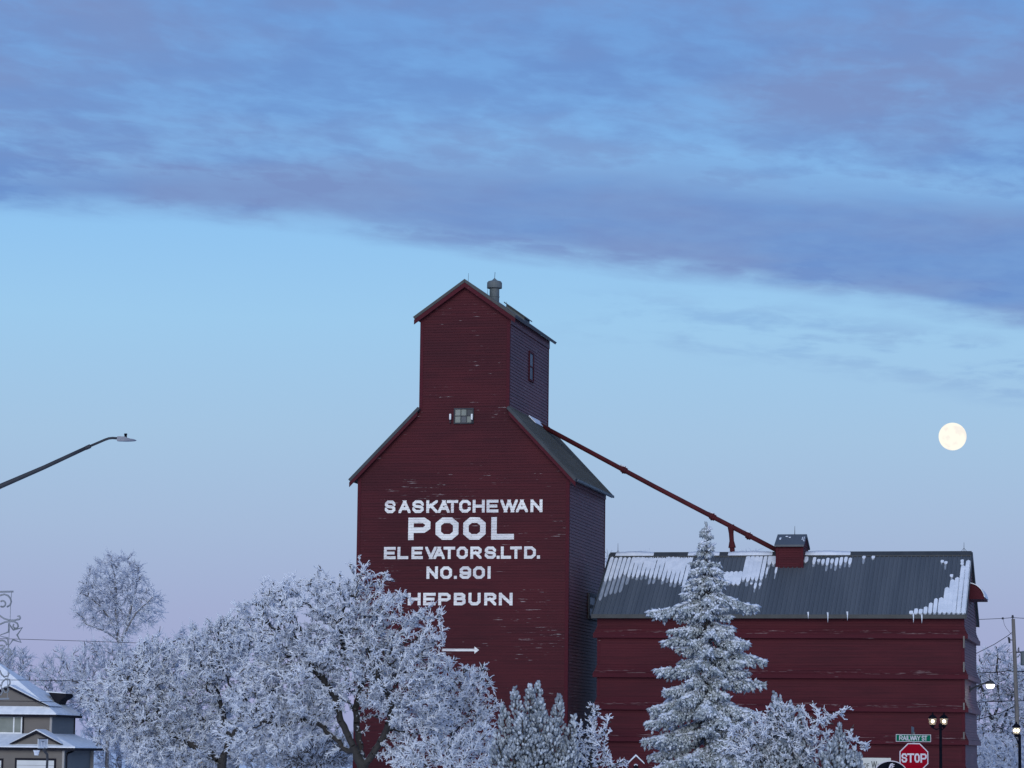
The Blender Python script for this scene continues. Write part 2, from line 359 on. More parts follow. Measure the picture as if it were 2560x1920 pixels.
def glyph(ch, x0, x1, z0, z1, t, tz=None):
    """list of convex quads (u, z) for a letter filling the box; t stroke width"""
    tz = tz or t
    if ch == '.': return [[(x0, z0), (x1, z0), (x1, z0 + (x1 - x0)), (x0, z0 + (x1 - x0))]]
    out = []
    for pts, closed in GL[ch]:
        P_ = [np.array([x0 + t / 2 + p[0] * (x1 - x0 - t), z0 + t / 2 + p[1] * (z1 - z0 - t)]) for p in pts]
        n = len(P_)
        if not closed:                       # run open ends out to the box
            ends = [(0, 1), (n - 1, n - 2)]
            Q = list(P_)
            for a, b in ends:
                dd = P_[a] - P_[b]; dd = dd / np.linalg.norm(dd); Q[a] = P_[a] + dd * t * 0.5 * (1.0 if abs(dd[0]) < .2 or abs(dd[1]) < .2 else 1.5)
            P_ = Q
        L, Rr = [], []
        for i in range(n):
            a = P_[i - 1] if (i > 0 or closed) else None
            b = P_[(i + 1) % n] if (i < n - 1 or closed) else None
            d1 = (P_[i] - a) / np.linalg.norm(P_[i] - a) if a is not None else None
            d2 = (b - P_[i]) / np.linalg.norm(b - P_[i]) if b is not None else None
            if d1 is None: d1 = d2
            if d2 is None: d2 = d1
            n1_, n2_ = np.array([-d1[1], d1[0]]), np.array([-d2[1], d2[0]])
            mm = n1_ + n2_; mm = mm / np.linalg.norm(mm); k = (t / 2) / max(0.35, mm @ n1_)
            L.append(P_[i] + mm * k); Rr.append(P_[i] - mm * k)
        for i in range(n if closed else n - 1):
            j = (i + 1) % n; q = [tuple(L[i]), tuple(L[j]), tuple(Rr[j]), tuple(Rr[i])]
            for kk, lo, hi in ((0, x0, x1), (1, z0, z1)):
                lo2, hi2 = (lo, hi) if ch != 'T' or kk else (lo - 1, hi + 1)
                q = clip(q, kk, lo2, True) if q else q
                q = clip(q, kk, hi2, False) if q else q
            if len(q) >= 3: out.append(q)
    return out
def lettering(mb, letters, mp, h=None, zoff=0.0, mi=0):
    """letters: list of (char, x0, x1, z0, z1, stroke)"""
    for (ch, x0, x1, z0, z1, t) in letters:
        for k, q in enumerate(glyph(ch, x0, x1, z0, z1, t)):
            ex = 0.004 + 0.0015 * k
            if h: siding(mb, q, mp, h, zoff, ex, under=False)
            else: mb.add([mp(p[0], ex, p[1]) for p in q], [tuple(range(len(q)))], mi)

# ------------------------------------------------------------------ grain elevator
YAW = 12.7
EF = Frame(at(1420, 1500, 135), YAW)
elev = thing('grain_elevator', 'tall red wooden grain elevator with white painted lettering and a peaked cupola', 'grain elevator', EF.o, EF.yaw)
XL, XR, DP = -10.03, 0.0, 8.72
CL, CR, PK = -7.13, -2.88, -5.0
ZE, ZS, ZC, ZP = 15.26, 18.27, 22.77, 24.27
H_B = 0.125
wall_poly = [(XL, 0), (XR, 0), (XR, ZE), (CR, ZS), (CR, ZC), (PK, ZP), (CL, ZC), (CL, ZS), (XL, ZE)]
fr = lambda u, off, z: (u, -off, z)
mb = MB()
siding(mb, wall_poly, fr, H_B)
mb.build('front_wall', RED, elev, recalc=False)
mb = MB()
siding(mb, wall_poly, lambda u, off, z: (u, DP + off, z), H_B)
mb.build('back_wall', RED, elev, recalc=False)
mb = MB()
siding(mb, [(0, 0), (DP, 0), (DP, ZE), (0, ZE)], lambda u, off, z: (XR + off, u, z), .15, lip=.026)
mb.build('side_wall', REDSIDE, elev, recalc=False); mb = MB()
siding(mb, [(0, 0), (DP, 0), (DP, ZE), (0, ZE)], lambda u, off, z: (XL - off, DP - u, z), H_B)
mb.build('side_wall', REDSIDE, elev, recalc=False)
mb = MB()
siding(mb, [(0, ZS - .1), (DP, ZS - .1), (DP, ZC), (0, ZC)], lambda u, off, z: (CR + off, u, z), .15, lip=.026)
mb.build('cupola_side_wall', REDSIDE, elev, recalc=False); mb = MB()
siding(mb, [(0, ZS - .1), (DP, ZS - .1), (DP, ZC), (0, ZC)], lambda u, off, z: (CL - off, DP - u, z), H_B)
mb.build('cupola_side_wall', REDSIDE, elev, recalc=False)
for x, z0, z1, sg in ((XR, 0, ZE - .05, 1), (XL, 0, ZE - .05, -1), (CR, ZS + .1, ZC - .12, 1), (CL, ZS + .1, ZC - .12, -1)):
    mb = MB(); mb.box((min(x - sg * .13, x + sg * .03), -.03, z0), (max(x - sg * .13, x + sg * .03), .11, z1)); mb.build('corner_board', REDTRIM, elev)
    if sg > 0: mb = MB(); mb.box((x - .13, DP - .11, z0), (x + .03, DP + .03, z1)); mb.build('corner_board', REDTRIM, elev)

def slope_slab(mb, a, b, y0, y1, th, mi=0):
    """roof slab whose top runs from a to b (x, z)"""
    dxx, dzz = b[0] - a[0], b[1] - a[1]; l = math.hypot(dxx, dzz); n_ = (dzz / l, -dxx / l)
    if n_[1] > 0: n_ = (-n_[0], -n_[1])
    mb.prism([a, b, (b[0] + n_[0] * th, b[1] + n_[1] * th), (a[0] + n_[0] * th, a[1] + n_[1] * th)], y0, y1, 'y', mi)
OV = 0.28
# cupola roof: two slabs, with red barge boards under their front edges
rc = MB(); bg_ = MB(); cap = MB()
tipL, tipR, top = (-7.46, 22.72), (-2.52, 22.70), (PK, 24.46)
slope_slab(rc, tipL, top, -OV, DP + OV, .13); slope_slab(rc, (PK + .001, 24.46), tipR, -OV, DP + OV, .13)
rc.build('cupola_roof', ROOFEDGE, elev)
def barge(mb, a, b, y, w_, drop, th=.05):
    mb.prism([(a[0], a[1] - drop), (b[0], b[1] - drop), (b[0], b[1] - drop - w_), (a[0], a[1] - drop - w_)], y, y + th, 'y')
barge(bg_, (tipL[0] + .05, tipL[1] + .03), (PK, 24.46), -OV + .015, .22, .165); barge(bg_, (PK + .002, 24.46), (tipR[0] - .05, tipR[1] + .03), -OV + .015, .22, .165)
sL0, sL1, sR0, sR1 = (-10.46, 15.12), (CL - .04, 18.48), (.40, 15.06), (CR + .04, 18.46)
bg_.build('barge_board', REDTRIM, elev); bg_ = MB(); barge(bg_, (sL0[0] + .05, sL0[1] + .04), (sL1[0] - .01, sL1[1] - .01), -OV + .015, .22, .175); bg_.build('barge_board', REDTRIM, elev); bg_ = MB(); barge(bg_, (sR1[0] + .01, sR1[1] - .01), (sR0[0] - .05, sR0[1] + .04), -OV + .015, .22, .175)
bg_.build('barge_board', REDTRIM, elev)
ev = MB()     # frieze boards under the side eaves
ev.box((CR + .036, .0, 22.34), (CR + .066, DP, 22.74)); ev.build('frieze_board', REDSIDE, elev); ev = MB(); ev.box((XR + .036, .0, 14.86), (XR + .066, DP, 15.20))
ev.build('frieze_board', REDSIDE, elev)
sr = MB()
slope_slab(sr, sL0, sL1, -OV, DP + OV, .14); sr.build('shoulder_roof', ROOF, elev); sr = MB(); slope_slab(sr, sR1, sR0, -OV, DP + OV, .14)
for i in range(42):      # ribs of the metal sheet on the right shoulder
    y = -OV + .12 + i * .215
    n_ = (0.68, 0.73); sr.prism([(sR1[0] + .02, sR1[1]), (sR0[0] - .02, sR0[1] + .02), (sR0[0] - .02 + .018, sR0[1] + .04), (sR1[0] + .038, sR1[1] + .02)], y, y + .03, 'y')
sr.build('shoulder_roof', ROOF, elev)
sp = MB(); sp.prism([(sR1[0] + .05, sR1[1] - .0), (sR1[0] + .38, sR1[1] - .33), (sR1[0] + .40, sR1[1] - .31), (sR1[0] + .07, sR1[1] + .05)], 3.9, 6.2, 'y')
sp.build('shoulder_snow', SNOW, elev)
ff = MB()     # frosted lower edge of the right shoulder eave
ff.box((sR0[0] - .03, -OV + .3, sR0[1] - .10), (sR0[0] + .03, DP + OV - .05, sR0[1] + .012)); ff.build('eave_gutter', STEEL, elev)
# hatch on the right slope of the cupola roof
ha = MB()
def on_slope(t, y, lift): return (PK + (tipR[0] - PK) * t, y, 24.46 + (tipR[1] - 24.46) * t + lift)
def lid(mb, t0, t1, y0, y1, lo, hi):
    mb.add([on_slope(t0, y0, lo), on_slope(t1, y0, lo), on_slope(t1, y1, lo), on_slope(t0, y1, lo), on_slope(t0, y0, hi), on_slope(t1, y0, hi), on_slope(t1, y1, hi), on_slope(t0, y1, hi)],
           [(0, 1, 2, 3), (7, 6, 5, 4), (0, 4, 5, 1), (1, 5, 6, 2), (2, 6, 7, 3), (3, 7, 4, 0)])
lid(ha, .36, .80, 4.1, 5.5, .15, .21)
ha.build('roof_hatch', ROOF, elev)
hb = MB(); lid(hb, .40, .76, 4.2, 5.4, -.02, .149)
hb.build('hatch_curb', STEEL, elev)
# round vent with a drum cap
vp = EF.front(1236, 740, 3.2)
vc = (vp[0], 3.2)
vt = MB(); vt.lathe([(.235, 22.9), (.235, 24.10), (.25, 24.11), (.25, 24.14), (.235, 24.15), (.235, 24.62)], (vc[0], vc[1], 0), 20)
vent = vt.build('roof_vent', STEEL, elev, smooth=False)
vt = MB(); vt.lathe([(.22, 24.52), (.36, 24.54), (.36, 24.80), (.31, 24.87), (.13, 24.92), (.03, 25.02), (.015, 25.04)], (vc[0], vc[1], 0), 20)
vt.build('vent_cap', STEEL, vent)
vt = MB(); vt.tube([(vc[0], vc[1], 25.0), (vc[0] + .02, vc[1], 25.32)], .012, 5); vt.build('vent_spike', DARKMETAL, vent)
for nm, (px, py0, py1, y) in dict(a=(1170, 704, 683, .2), b=(1218, 738, 720, 3.4), c=(1265, 768, 754, 6.5)).items():
    a, b = EF.front(px, py0, y), EF.front(px + 1.5, py1, y)
    mb = MB(); mb.tube([a - np.array([0, 0, .35]), b], [.014, .006], 5); mb.build('lightning_rod', DARKMETAL, elev)
# front window under the cupola
def rect_front(fr_, x0, y0, x1, y1, y=0.0):
    a, b = fr_.front(x0, y1, y), fr_.front(x1, y0, y); return a[0], b[0], a[2], b[2]
def window(parent, x0, x1, z0, z1, y, nx, nz, framemat, panemats, fw_=.07, bar=.025, name='window', axis='front', xs=0.0, bars_mat=None, depth=.05):
    """frame with its panes as a sub-part; axis 'side' puts it on the plane x = xs (x0, x1 then run along y)"""
    mp = (lambda u, o_, z: (u, y - o_, z)) if axis == 'front' else (lambda u, o_, z: (xs + o_, u, z))
    def bx(m_, u0, u1, a, b, o0, o1, mi=0):
        P0, P1 = mp(u0, o0, a), mp(u1, o1, b)
        m_.box(tuple(min(i, j) for i, j in zip(P0, P1)), tuple(max(i, j) for i, j in zip(P0, P1)), mi)
    f = MB()
    bx(f, x0 - fw_, x0, z0 - fw_, z1 + fw_, 0, depth); bx(f, x1, x1 + fw_, z0 - fw_, z1 + fw_, 0, depth)
    bx(f, x0, x1, z1, z1 + fw_, 0, depth); bx(f, x0, x1, z0 - fw_, z0, 0, depth + .015)
    fo = f.build(name, framemat, parent)
    b = MB()
    for i in range(1, nx): u = x0 + (x1 - x0) * i / nx; bx(b, u - bar / 2, u + bar / 2, z0, z1, .0, depth - .012)
    for i in range(1, nz): v = z0 + (z1 - z0) * i / nz; bx(b, x0, x1, v - bar / 2, v + bar / 2, .001, depth - .014)
    if nx * nz > 1: b.build('glazing_bar', bars_mat or framemat, fo)
    p_ = MB(); k = 0
    for j in range(nz):
        for i in range(nx):
            u0, u1 = x0 + (x1 - x0) * i / nx, x0 + (x1 - x0) * (i + 1) / nx; a, c_ = z0 + (z1 - z0) * j / nz, z0 + (z1 - z0) * (j + 1) / nz
            p_.add([mp(u0, .022, a), mp(u1, .022, a), mp(u1, .022, c_), mp(u0, .022, c_)], [(0, 1, 2, 3)], k % len(panemats)); k += 1
    p_.build('pane', panemats, fo, recalc=False)
    return fo
x0, x1, z0, z1 = rect_front(EF, 1138, 1023, 1182, 1057)
window(elev, x0, x1, z0, z1, -.012, 3, 2, DARKMETAL, [PANE, GLASS, PANE, PANE, PANE, GLASSDARK], .055, .025, bars_mat=DARKMETAL, depth=.07)
for px in (1127.5, 1181.5):
    c = EF.front(px, 1043)
    m1 = MB(); m1.lathe([(.03, -.14), (.05, -.12), (.05, .12), (.03, .14)], (c[0], -.16, c[2]), 10); fl = m1.build('flood_light', WHITETRIM, elev, smooth=True)
    m1 = MB(); m1.tube([(c[0], -.02, c[2] - .30), (c[0], -.16, c[2] - .28), (c[0], -.16, c[2] - .13)], .022, 6); m1.build('lamp_bracket', DARKMETAL, fl)
# tall narrow window on the cupola side
a, b = EF.side(1322, 938, CR), EF.side(1331, 887, CR)
yc = (a[1] + b[1]) / 2; zc0, zc1 = EF.side(1326, 950, CR)[2], EF.side(1326, 884, CR)[2]
window(elev, yc - .42, yc + .42, zc0, zc1, 0, 1, 2, REDTRIM, [GLASSDARK, GLASS], .09, .06, axis='side', xs=CR + .012, depth=.06)
# four-pane window low on the right side wall, beside the annex
a = EF.side(1469, 1515, XR)
window(elev, a[1] + .15, a[1] + 3.6, EF.side(1480, 1541, XR)[2], EF.side(1480, 1493, XR)[2], 0, 2, 2, DARKMETAL, [GLASSDARK], .16, .16, axis='side', xs=XR + .012, depth=.08)

# lettering, following the boards
def txt_px(s, spans, ytop, ybot, k=0.32550, ox=840, oy=1180):
    """spans: measured left and right of each letter; ytop, ybot give the line at its two ends"""
    L0, L1 = spans[0][0], spans[-1][1]; out = []
    zt = EF.front(ox + (L0 + L1) / 2 * k, oy + (ytop[0] + ytop[1]) / 2 * k)[2]; zb = EF.front(ox + (L0 + L1) / 2 * k, oy + (ybot[0] + ybot[1]) / 2 * k)[2]
    for ch, (a_, b_) in zip(s, spans):
        xa, xb = EF.front(ox + a_ * k, 1400)[0], EF.front(ox + b_ * k, 1400)[0]
        out.append((ch, xa, xb, zb, zt))
    return out
def paint_line(s, spans, yt, yb, stroke):
    mb = MB(); lettering(mb, [c + (stroke,) for c in txt_px(s, spans, yt, yb)], fr, H_B)
    o = mb.build('painted_lettering', WHITEP, elev, recalc=False); o['label'] = 'white painted letters ' + s
paint_line('SASKATCHEWAN', [(370, 450), (475, 567), (582, 668), (688, 776), (778, 868), (850, 928), (942, 1030), (1045, 1138), (1152, 1243), (1258, 1392), (1378, 1470), (1490, 1582)], (222, 208), (320, 304), .135)
paint_line('POOL', [(552, 722), (762, 938), (975, 1147), (1190, 1365)], (350, 347), (523, 518), .26)
paint_line('ELEVATORS.LTD.', [(368, 458), (472, 555), (580, 667), (685, 772), (748, 835), (830, 910), (927, 1012), (1032, 1118), (1143, 1228), (1234, 1257), (1266, 1345), (1342, 1422), (1445, 1535), (1543, 1567)], (577, 570), (672, 663), .135)
paint_line('NO.901', [(697, 785), (803, 893), (908, 931), (952, 1040), (1055, 1145), (1165, 1190)], (727, 724), (822, 820), .14)
paint_line('HEPBURN', [(557, 655), (675, 770), (790, 885), (910, 1000), (1022, 1115), (1143, 1235), (1255, 1360)], (930, 926), (1026, 1022), .14)
mb = MB()
ax0, ax1, az = EF.front(1105, 1624)[0], EF.front(1198, 1624)[0], EF.front(1150, 1625)[2]
siding(mb, [(ax0, az - .055), (ax1 - .2, az - .055), (ax1 - .2, az + .055), (ax0, az + .055)], fr, H_B, 0, .004, False)
siding(mb, [(ax1 - .22, az - .165), (ax1, az), (ax1 - .22, az + .165)], fr, H_B, 0, .0055, False)
mb.build('painted_arrow', WHITEP, elev, recalc=False)
# two small pale windows near the foot, half hidden by the frosted trees
x0, x1, z0, z1 = rect_front(EF, 1099, 1816, 1108, 1829); window(elev, x0, x1, z0, z1, -.012, 1, 1, WHITETRIM, [PANE], .04, name='low_window')

# ------------------------------------------------------------------ annex
wf = EF.front(2410, 1600, .3)
AF = Frame(EF.wld((wf[0], wf[1], 0)), YAW)
annex = thing('elevator_annex', 'long low red grain annex with patches of snow on its metal roof', 'annex', AF.o, AF.yaw)
AL, AD = -16.57, 8.1
ZEA, ZRA, YR = 8.84, 11.88, 4.05
bands = [7.81, 6.02, 4.56, 3.13, 1.70, 0.30]
mb = MB(); bd = MB()
def ring(mb, za, oa, zb, ob, mi=0):
    """four sloping faces round the plan between height za (offset oa) and zb (offset ob)"""
    c = lambda o_, z: [(AL - o_, -o_, z), (o_, -o_, z), (o_, AD + o_, z), (AL - o_, AD + o_, z)]
    A_, B_ = c(oa, za), c(ob, zb)
    for i, mi_ in zip(range(4), mi if isinstance(mi, tuple) else (mi,) * 4):
        j = (i + 1) % 4; mb.add([A_[i], A_[j], B_[j], B_[i]], [(0, 1, 2, 3)], mi_)
tops = [ZEA + .0] + bands[:-1]
SM = (0, 1, 0, 1)
for zt, zb in zip(tops, bands):
    zfl, zbd = zb + .62, zb + .17
    def off(z): return 0.0 if z > zfl else .17 * ((zfl - z) / (zfl - zbd)) ** 1.4
    z = zt
    while z > zbd + 1e-4:
        z2 = max(z - .12, zbd)
        ring(mb, z2, off(z2) + .02, z, off(z), SM); ring(mb, z2, off(z2), z2, off(z2) + .02, SM); z = z2
    ring(bd, zb, .185, zbd + .03, .185, SM); ring(bd, zbd + .03, .185, zbd + .031, .14, SM); ring(bd, zb, .0, zb, .185, SM)
mb.build('wall', [RED2, REDSIDE], annex, recalc=False)
bd.build('skirt_board', [REDTRIM, REDSIDE], annex, recalc=False)
mb = MB()
gp = [(0, ZEA), (AD, ZEA), (YR, ZRA - .12)]
siding(mb, gp, lambda u, o_, z: (o_, u, z), .15, lip=.03); siding(mb, gp, lambda u, o_, z: (AL - o_, u, z), .12)
mb.build('gable_wall', REDSIDE, annex, recalc=False)
# corner trim slats
for zt, zb in zip(tops[:], bands):
    for lo, hi in ((-.13, .022), (AL - .022, AL + .13)):
        mb = MB(); mb.box((lo, -.022, zb + .62), (hi, .10, zt - .02)); mb.build('corner_board', REDTRIM, annex)
# weathered slats on the right-hand corner
for py0, py1 in ((1590, 1620), (1655, 1680), (1757, 1775), (1830, 1848)):
    a, b = AF.front(2409, py1, -.2), AF.front(2411, py0, -.2); wr = MB(); wr.box((a[0] - .02, -.215, a[2]), (a[0] + .05, -.19, b[2])); wr.build('weathered_slat', WOODPOLE, annex)
# ribbed roof
EV, SLEN = (-.30, ZEA - .02), None
def rp(x, s, lift=0.0, back=False):
    """point on the front slope: s = 0 at the ridge, 1 at the eave"""
    y = YR + (EV[0] - YR) * s; z = ZRA + (EV[1] - ZRA) * s
    if back: y = 2 * YR - y
    ny, nz = -(ZRA - EV[1]), (YR - EV[0]); l = math.hypot(ny, nz); ny, nz = ny / l, nz / l
    return (x, y + (-ny if back else ny) * lift, z + nz * lift)
RX0, RX1, PITCH = AL - .20, .10, .2075
rf = MB()
for back in (False, True):
    prof = []; x = RX0
    while x < RX1 - .05:
        prof += [(x, .0), (x + .015, .035), (x + .055, .035), (x + .07, .0)]; x += PITCH
    prof.append((RX1, .0))
    vs = [rp(px_, 0.01, l_, back) for px_, l_ in prof] + [rp(px_, 1.0, l_, back) for px_, l_ in prof]; n = len(prof)
    rf.add(vs, [(i, i + 1, n + i + 1, n + i) for i in range(n - 1)])
    rf.add([rp(RX0, 0.01, -.06, back), rp(RX1, 0.01, -.06, back), rp(RX1, 1, -.06, back), rp(RX0, 1, -.06, back)], [(0, 1, 2, 3)])
roof = rf.build('roof', ROOF2, annex, recalc=False)
tr = MB()
tr.box((RX0, EV[0] - .06, EV[1] - .13), (RX1, EV[0] - .01, EV[1] + .045)); tr.box((RX0, 2 * YR - EV[0] + .01, EV[1] - .13), (RX1, 2 * YR - EV[0] + .06, EV[1] + .045))
tr.prism([(YR - .24, ZRA - .13), (YR, ZRA + .07), (YR + .24, ZRA - .13), (YR + .24, ZRA - .09), (YR, ZRA + .11), (YR - .24, ZRA - .09)], RX0, RX1, 'x')
for xa, xb in ((RX1, RX1 + .05), (RX0 - .05, RX0)):
    for sg in (1, -1):
        yy = lambda y: YR + sg * (YR - y)
        tr.prism([(yy(EV[0]), EV[1] + .06), (yy(YR - .002), ZRA + .06), (yy(YR - .002), ZRA - .14), (yy(EV[0]), EV[1] - .14)], xa, xb, 'x')
tr.build('roof_flashing', ROOFEDGE, roof)
# snow left on the roof, lying in the troughs between the ribs
def px2x(px, s): return AL + (px - (1494 + 36 * (1 - s))) / ((2410 + 14 * (1 - s)) - (1494 + 36 * (1 - s))) * (-AL)
rs = random.Random(4)
snows = {k: MB() for k in ('left', 'middle', 'spots', 'right')}; film = MB()
snow = snows['left']
def patch(mb, xa, xb, s0, s1, th=.05, tap=.45):
    if s1 - s0 < .012 or xb - xa < .01: return
    if mb is not film and th < .06: patch(film, xa + .02, xb - .02, s1 - .03, min(s1 + rs.uniform(.01, .09), .99), .012)
    m0, m1 = .05 * (xb - xa), tap * (xb - xa) * .5; e_ = min(.09, (s1 - s0) * .4)
    out = [(xa + m0, s0 + e_ * .2), (xa + .5 * (xb - xa), s0), (xb - m0, s0 + e_ * .2), (xb, s0 + e_), (xb, s1 - e_), (xb - m1 * .6, s1 - e_ * .3), (xa + .5 * (xb - xa) + rs.uniform(-.02, .02), s1), (xa + m1 * .6, s1 - e_ * .3), (xa, s1 - e_), (xa, s0 + e_)]
    n = len(out); vs = [rp(x, min(max(s_, .005), .998), .002) for x, s_ in out] + [rp(x, min(max(s_, .005), .998), th) for x, s_ in out]
    mb.add(vs, [tuple(range(n, 2 * n))] + [(i, (i + 1) % n, n + (i + 1) % n, n + i) for i in range(n)])
S = lambda py: (py - 1389) / 150.0
nrib = int((RX1 - RX0) / PITCH)
def interp(x, tab): return float(np.interp(x, [t[0] for t in tab], [t[1] for t in tab]))
for k in range(nrib):
    xa = RX0 + k * PITCH + .052; xb = RX0 + (k + 1) * PITCH + .018; xm = (xa + xb) / 2
    pxm = 1494 + 22 + (xm - AL) / (-AL) * (2418 - 1516)         # photograph column of this trough, about mid slope
    j = lambda a=.02: rs.uniform(-a, a)
    full = xb + .04
    snow = snows['left' if pxm < 1716 else 'middle']
    if pxm < 1716:
        bot = interp(pxm, [(1500, 1470), (1530, 1452), (1560, 1446), (1600, 1447), (1650, 1453), (1690, 1461), (1716, 1472)])
        patch(snow, xa, xb, S(1397) + j(.01), S(bot) + j(.025), .045)
        if pxm > 1560: patch(snow, xb - .004, full, S(1397), S(bot - rs.uniform(18, 45)), .05, .9)
        if pxm < 1575: patch(film, xa, xb, S(bot - 6), S(interp(pxm, [(1500, 1512), (1530, 1498), (1560, 1478), (1575, 1460)])) + j(.05), .01)
    elif pxm < 1800: pass
    elif pxm < 1862: patch(snow, xa, full, S(1434) + j(.005), S(1466) + j(.02), .06, .2)
    elif pxm < 1912:
        patch(snow, xa, xb + (.04 if pxm < 1890 else 0), S(1395), S(1455) + j(.04), .05)
        if pxm > 1885: patch(snow, xa + .03, xb - .02, S(1457) + .03, S(1470) + j(.06), .04)
    elif pxm < 1945:
        patch(snow, xa, full, S(1390), S(interp(pxm, [(1912, 1420), (1945, 1412)])) + j(.03), .05)
        if rs.random() < .7: patch(snow, xa + .02, xb - .05, S(1424) + j(), S(1438) + j(.06), .04)
    elif pxm < 2012: patch(snow, xa, full + .01, S(1398), S(1410) + j(.02), .06)
    if 2030 < pxm < 2132: patch(snows['spots'], xa + .02, xb, S(1402) + j(.03), S(1417) + j(.04), .05)
    if pxm > 2285:
        snow = snows['right']
        topb = interp(pxm, [(2285, 1533), (2300, 1528), (2318, 1518), (2340, 1508), (2358, 1500), (2368, 1480), (2378, 1462), (2392, 1446), (2402, 1430), (2412, 1402)])
        patch(snow, xa, full if pxm > 2350 else xb, S(topb) + j(.04), .985, .05, .1)
        if pxm > 2385: patch(snow, xb, full + .01, S(topb + 8), .985, .05, .1)
for px, py in ((2188, 1390), (2186, 1400), (2163, 1400), (2357, 1411), (2366, 1414), (2380, 1446), (2406, 1410), (2406, 1417)):
    x = px2x(px, S(py)); patch(snows['spots'], x - .07, x + .08, max(S(py) - .025, .005), S(py) + .02, .05)
for pa, pb in ((1534, 1632), (1720, 1800), (1822, 1934), (2014, 2130)):
    x0_, x1_ = px2x(pa, 0), px2x(pb, 0); n = 14; vs = []; rg = MB()
    for i in range(n):
        x = x0_ + (x1_ - x0_) * i / (n - 1); hh = .05 * math.sin(math.pi * (i + .25) / (n - .5)) * rs.uniform(.6, 1.2)
        vs += [(x, YR - .22, ZRA - .07), (x, YR - .14, ZRA + .0 + hh * .7), (x, YR, ZRA + .105 + hh), (x, YR + .2, ZRA - .05)]
    rg.add(vs, [(4 * i + q, 4 * (i + 1) + q, 4 * (i + 1) + q + 1, 4 * i + q + 1) for i in range(n - 1) for q in range(3)]); rg.build('ridge_snow', SNOW, annex, smooth=True)
for k_ in snows: snows[k_].build('roof_snow', SNOW, annex)
film.build('frost_film', THINSNOW, annex)
for px, py0, py1 in ((2020, 1530, 1547), (2069, 1531, 1556), (2118, 1529, 1551), (2283, 1533, 1557), (2304, 1536, 1558)):
    a, b = AF.front(px, py0, EV[0] - .07), AF.front(px + .5, py1, EV[0] - .07)
    m1 = MB(); m1.tube([a, (a * .6 + b * .4) + np.array([.01, -.01, 0]), b], [.045, .03, .006], 6); m1.build('icicle', SNOW, annex, smooth=True)
# curved hood on the right gable
c0 = AF.side(2440, 1499, .5)
hy0, hy1 = 2.6, 5.2
hz = AF.front(2428, 1499, 3.0)[2]; hw = AF.front(2462, 1499, 2.7)[0] - .02
hp = [(0.02, hz), (hw, hz)] + [(hw * math.cos(a_), hz + .72 * math.sin(a_)) for a_ in np.linspace(.12, math.pi / 2, 9)] + [(0.02, hz + .72)]
m1 = MB(); m1.prism(hp, hy0, hy1, 'y'); hood = m1.build('gable_hood', REDTRIM, annex)
m1 = MB(); arc = [(hw * math.cos(a_), hz + .72 * math.sin(a_)) for a_ in np.linspace(.12, math.pi / 2, 9)]
pr = [(x_ * 1.0 + .004, z_ + .005) for x_, z_ in arc] + [(x_ * 1.04 + .01, hz + (z_ - hz) * 1.06) for x_, z_ in arc[::-1]]
m1.prism(pr, hy0 - .05, hy1 + .05, 'y'); m1.build('hood_snow', SNOW, hood)
# ridge cupola
cx0, cx1 = AF.front(1941, 1380, YR - 1.0)[0], AF.front(2007, 1380, YR - 1.0)[0]
CY0, CY1, CZ0, CZ1, CZ2 = YR - 1.0, YR + 1.0, 10.9, 12.28, 12.72
m1 = MB()
for poly, mp in (([(cx0, CZ0), (cx1, CZ0), (cx1, CZ1), (cx0, CZ1)], lambda u, o_, z: (u, CY0 - o_, z)), ([(cx0, CZ0), (cx1, CZ0), (cx1, CZ1), (cx0, CZ1)], lambda u, o_, z: (u, CY1 + o_, z)),
                 ([(CY0, CZ0), (CY1, CZ0), (CY1, CZ1), (YR, CZ2), (CY0, CZ1)], lambda u, o_, z: (cx1 + o_, u, z)), ([(CY0, CZ0), (CY1, CZ0), (CY1, CZ1), (YR, CZ2), (CY0, CZ1)], lambda u, o_, z: (cx0 - o_, u, z))):
    siding(m1, poly, mp, .11)
cup = m1.build('roof_cupola', RED2, annex, recalc=False)
m1 = MB(); m1.box((cx1 - .09, CY0 - .03, CZ0), (cx1 + .03, CY0 + .08, CZ1)); m1.box((cx0 - .03, CY0 - .03, CZ0), (cx0 + .09, CY0 + .08, CZ1)); m1.build('corner_board', REDTRIM, cup)
m1 = MB()
for sg in (-1, 1):
    e0 = (YR + sg * 1.22, CZ1 - .05); t0 = (YR, CZ2 + .08)
    m1.prism([e0, t0, (t0[0], t0[1] - .09), (e0[0], e0[1] - .09)], cx0 - .07, cx1 + .07, 'x')
crf = m1.build('cupola_roof', ROOF2, cup)
m1 = MB()
for u, v, wd, hgt in ((.12, .35, .10, .22), (.3, .22, .14, .08), (.42, .30, .1, .1), (.86, .30, .05, .3), (.92, .28, .04, .4), (.94, .6, .04, .15)):
    x = cx0 - .1 + (cx1 - cx0 + .2) * u; q = lambda s_, l_=.0: (CZ2 + .08) + (CZ1 - .05 - CZ2 - .08) * s_ + l_
    y_ = lambda s_: YR - 1.22 * s_
    m1.add([(x, y_(v), q(v, .02)), (x + wd, y_(v), q(v, .02)), (x + wd * .9, y_(v + hgt), q(v + hgt, .02)), (x + wd * .1, y_(v + hgt * .9), q(v + hgt * .9, .02)), (x + wd * .5, y_(v + hgt * .5), q(v + hgt * .5, .05))], [(0, 1, 4), (1, 2, 4), (2, 3, 4), (3, 0, 4)])
m1.build('cupola_snow', SNOW, crf)
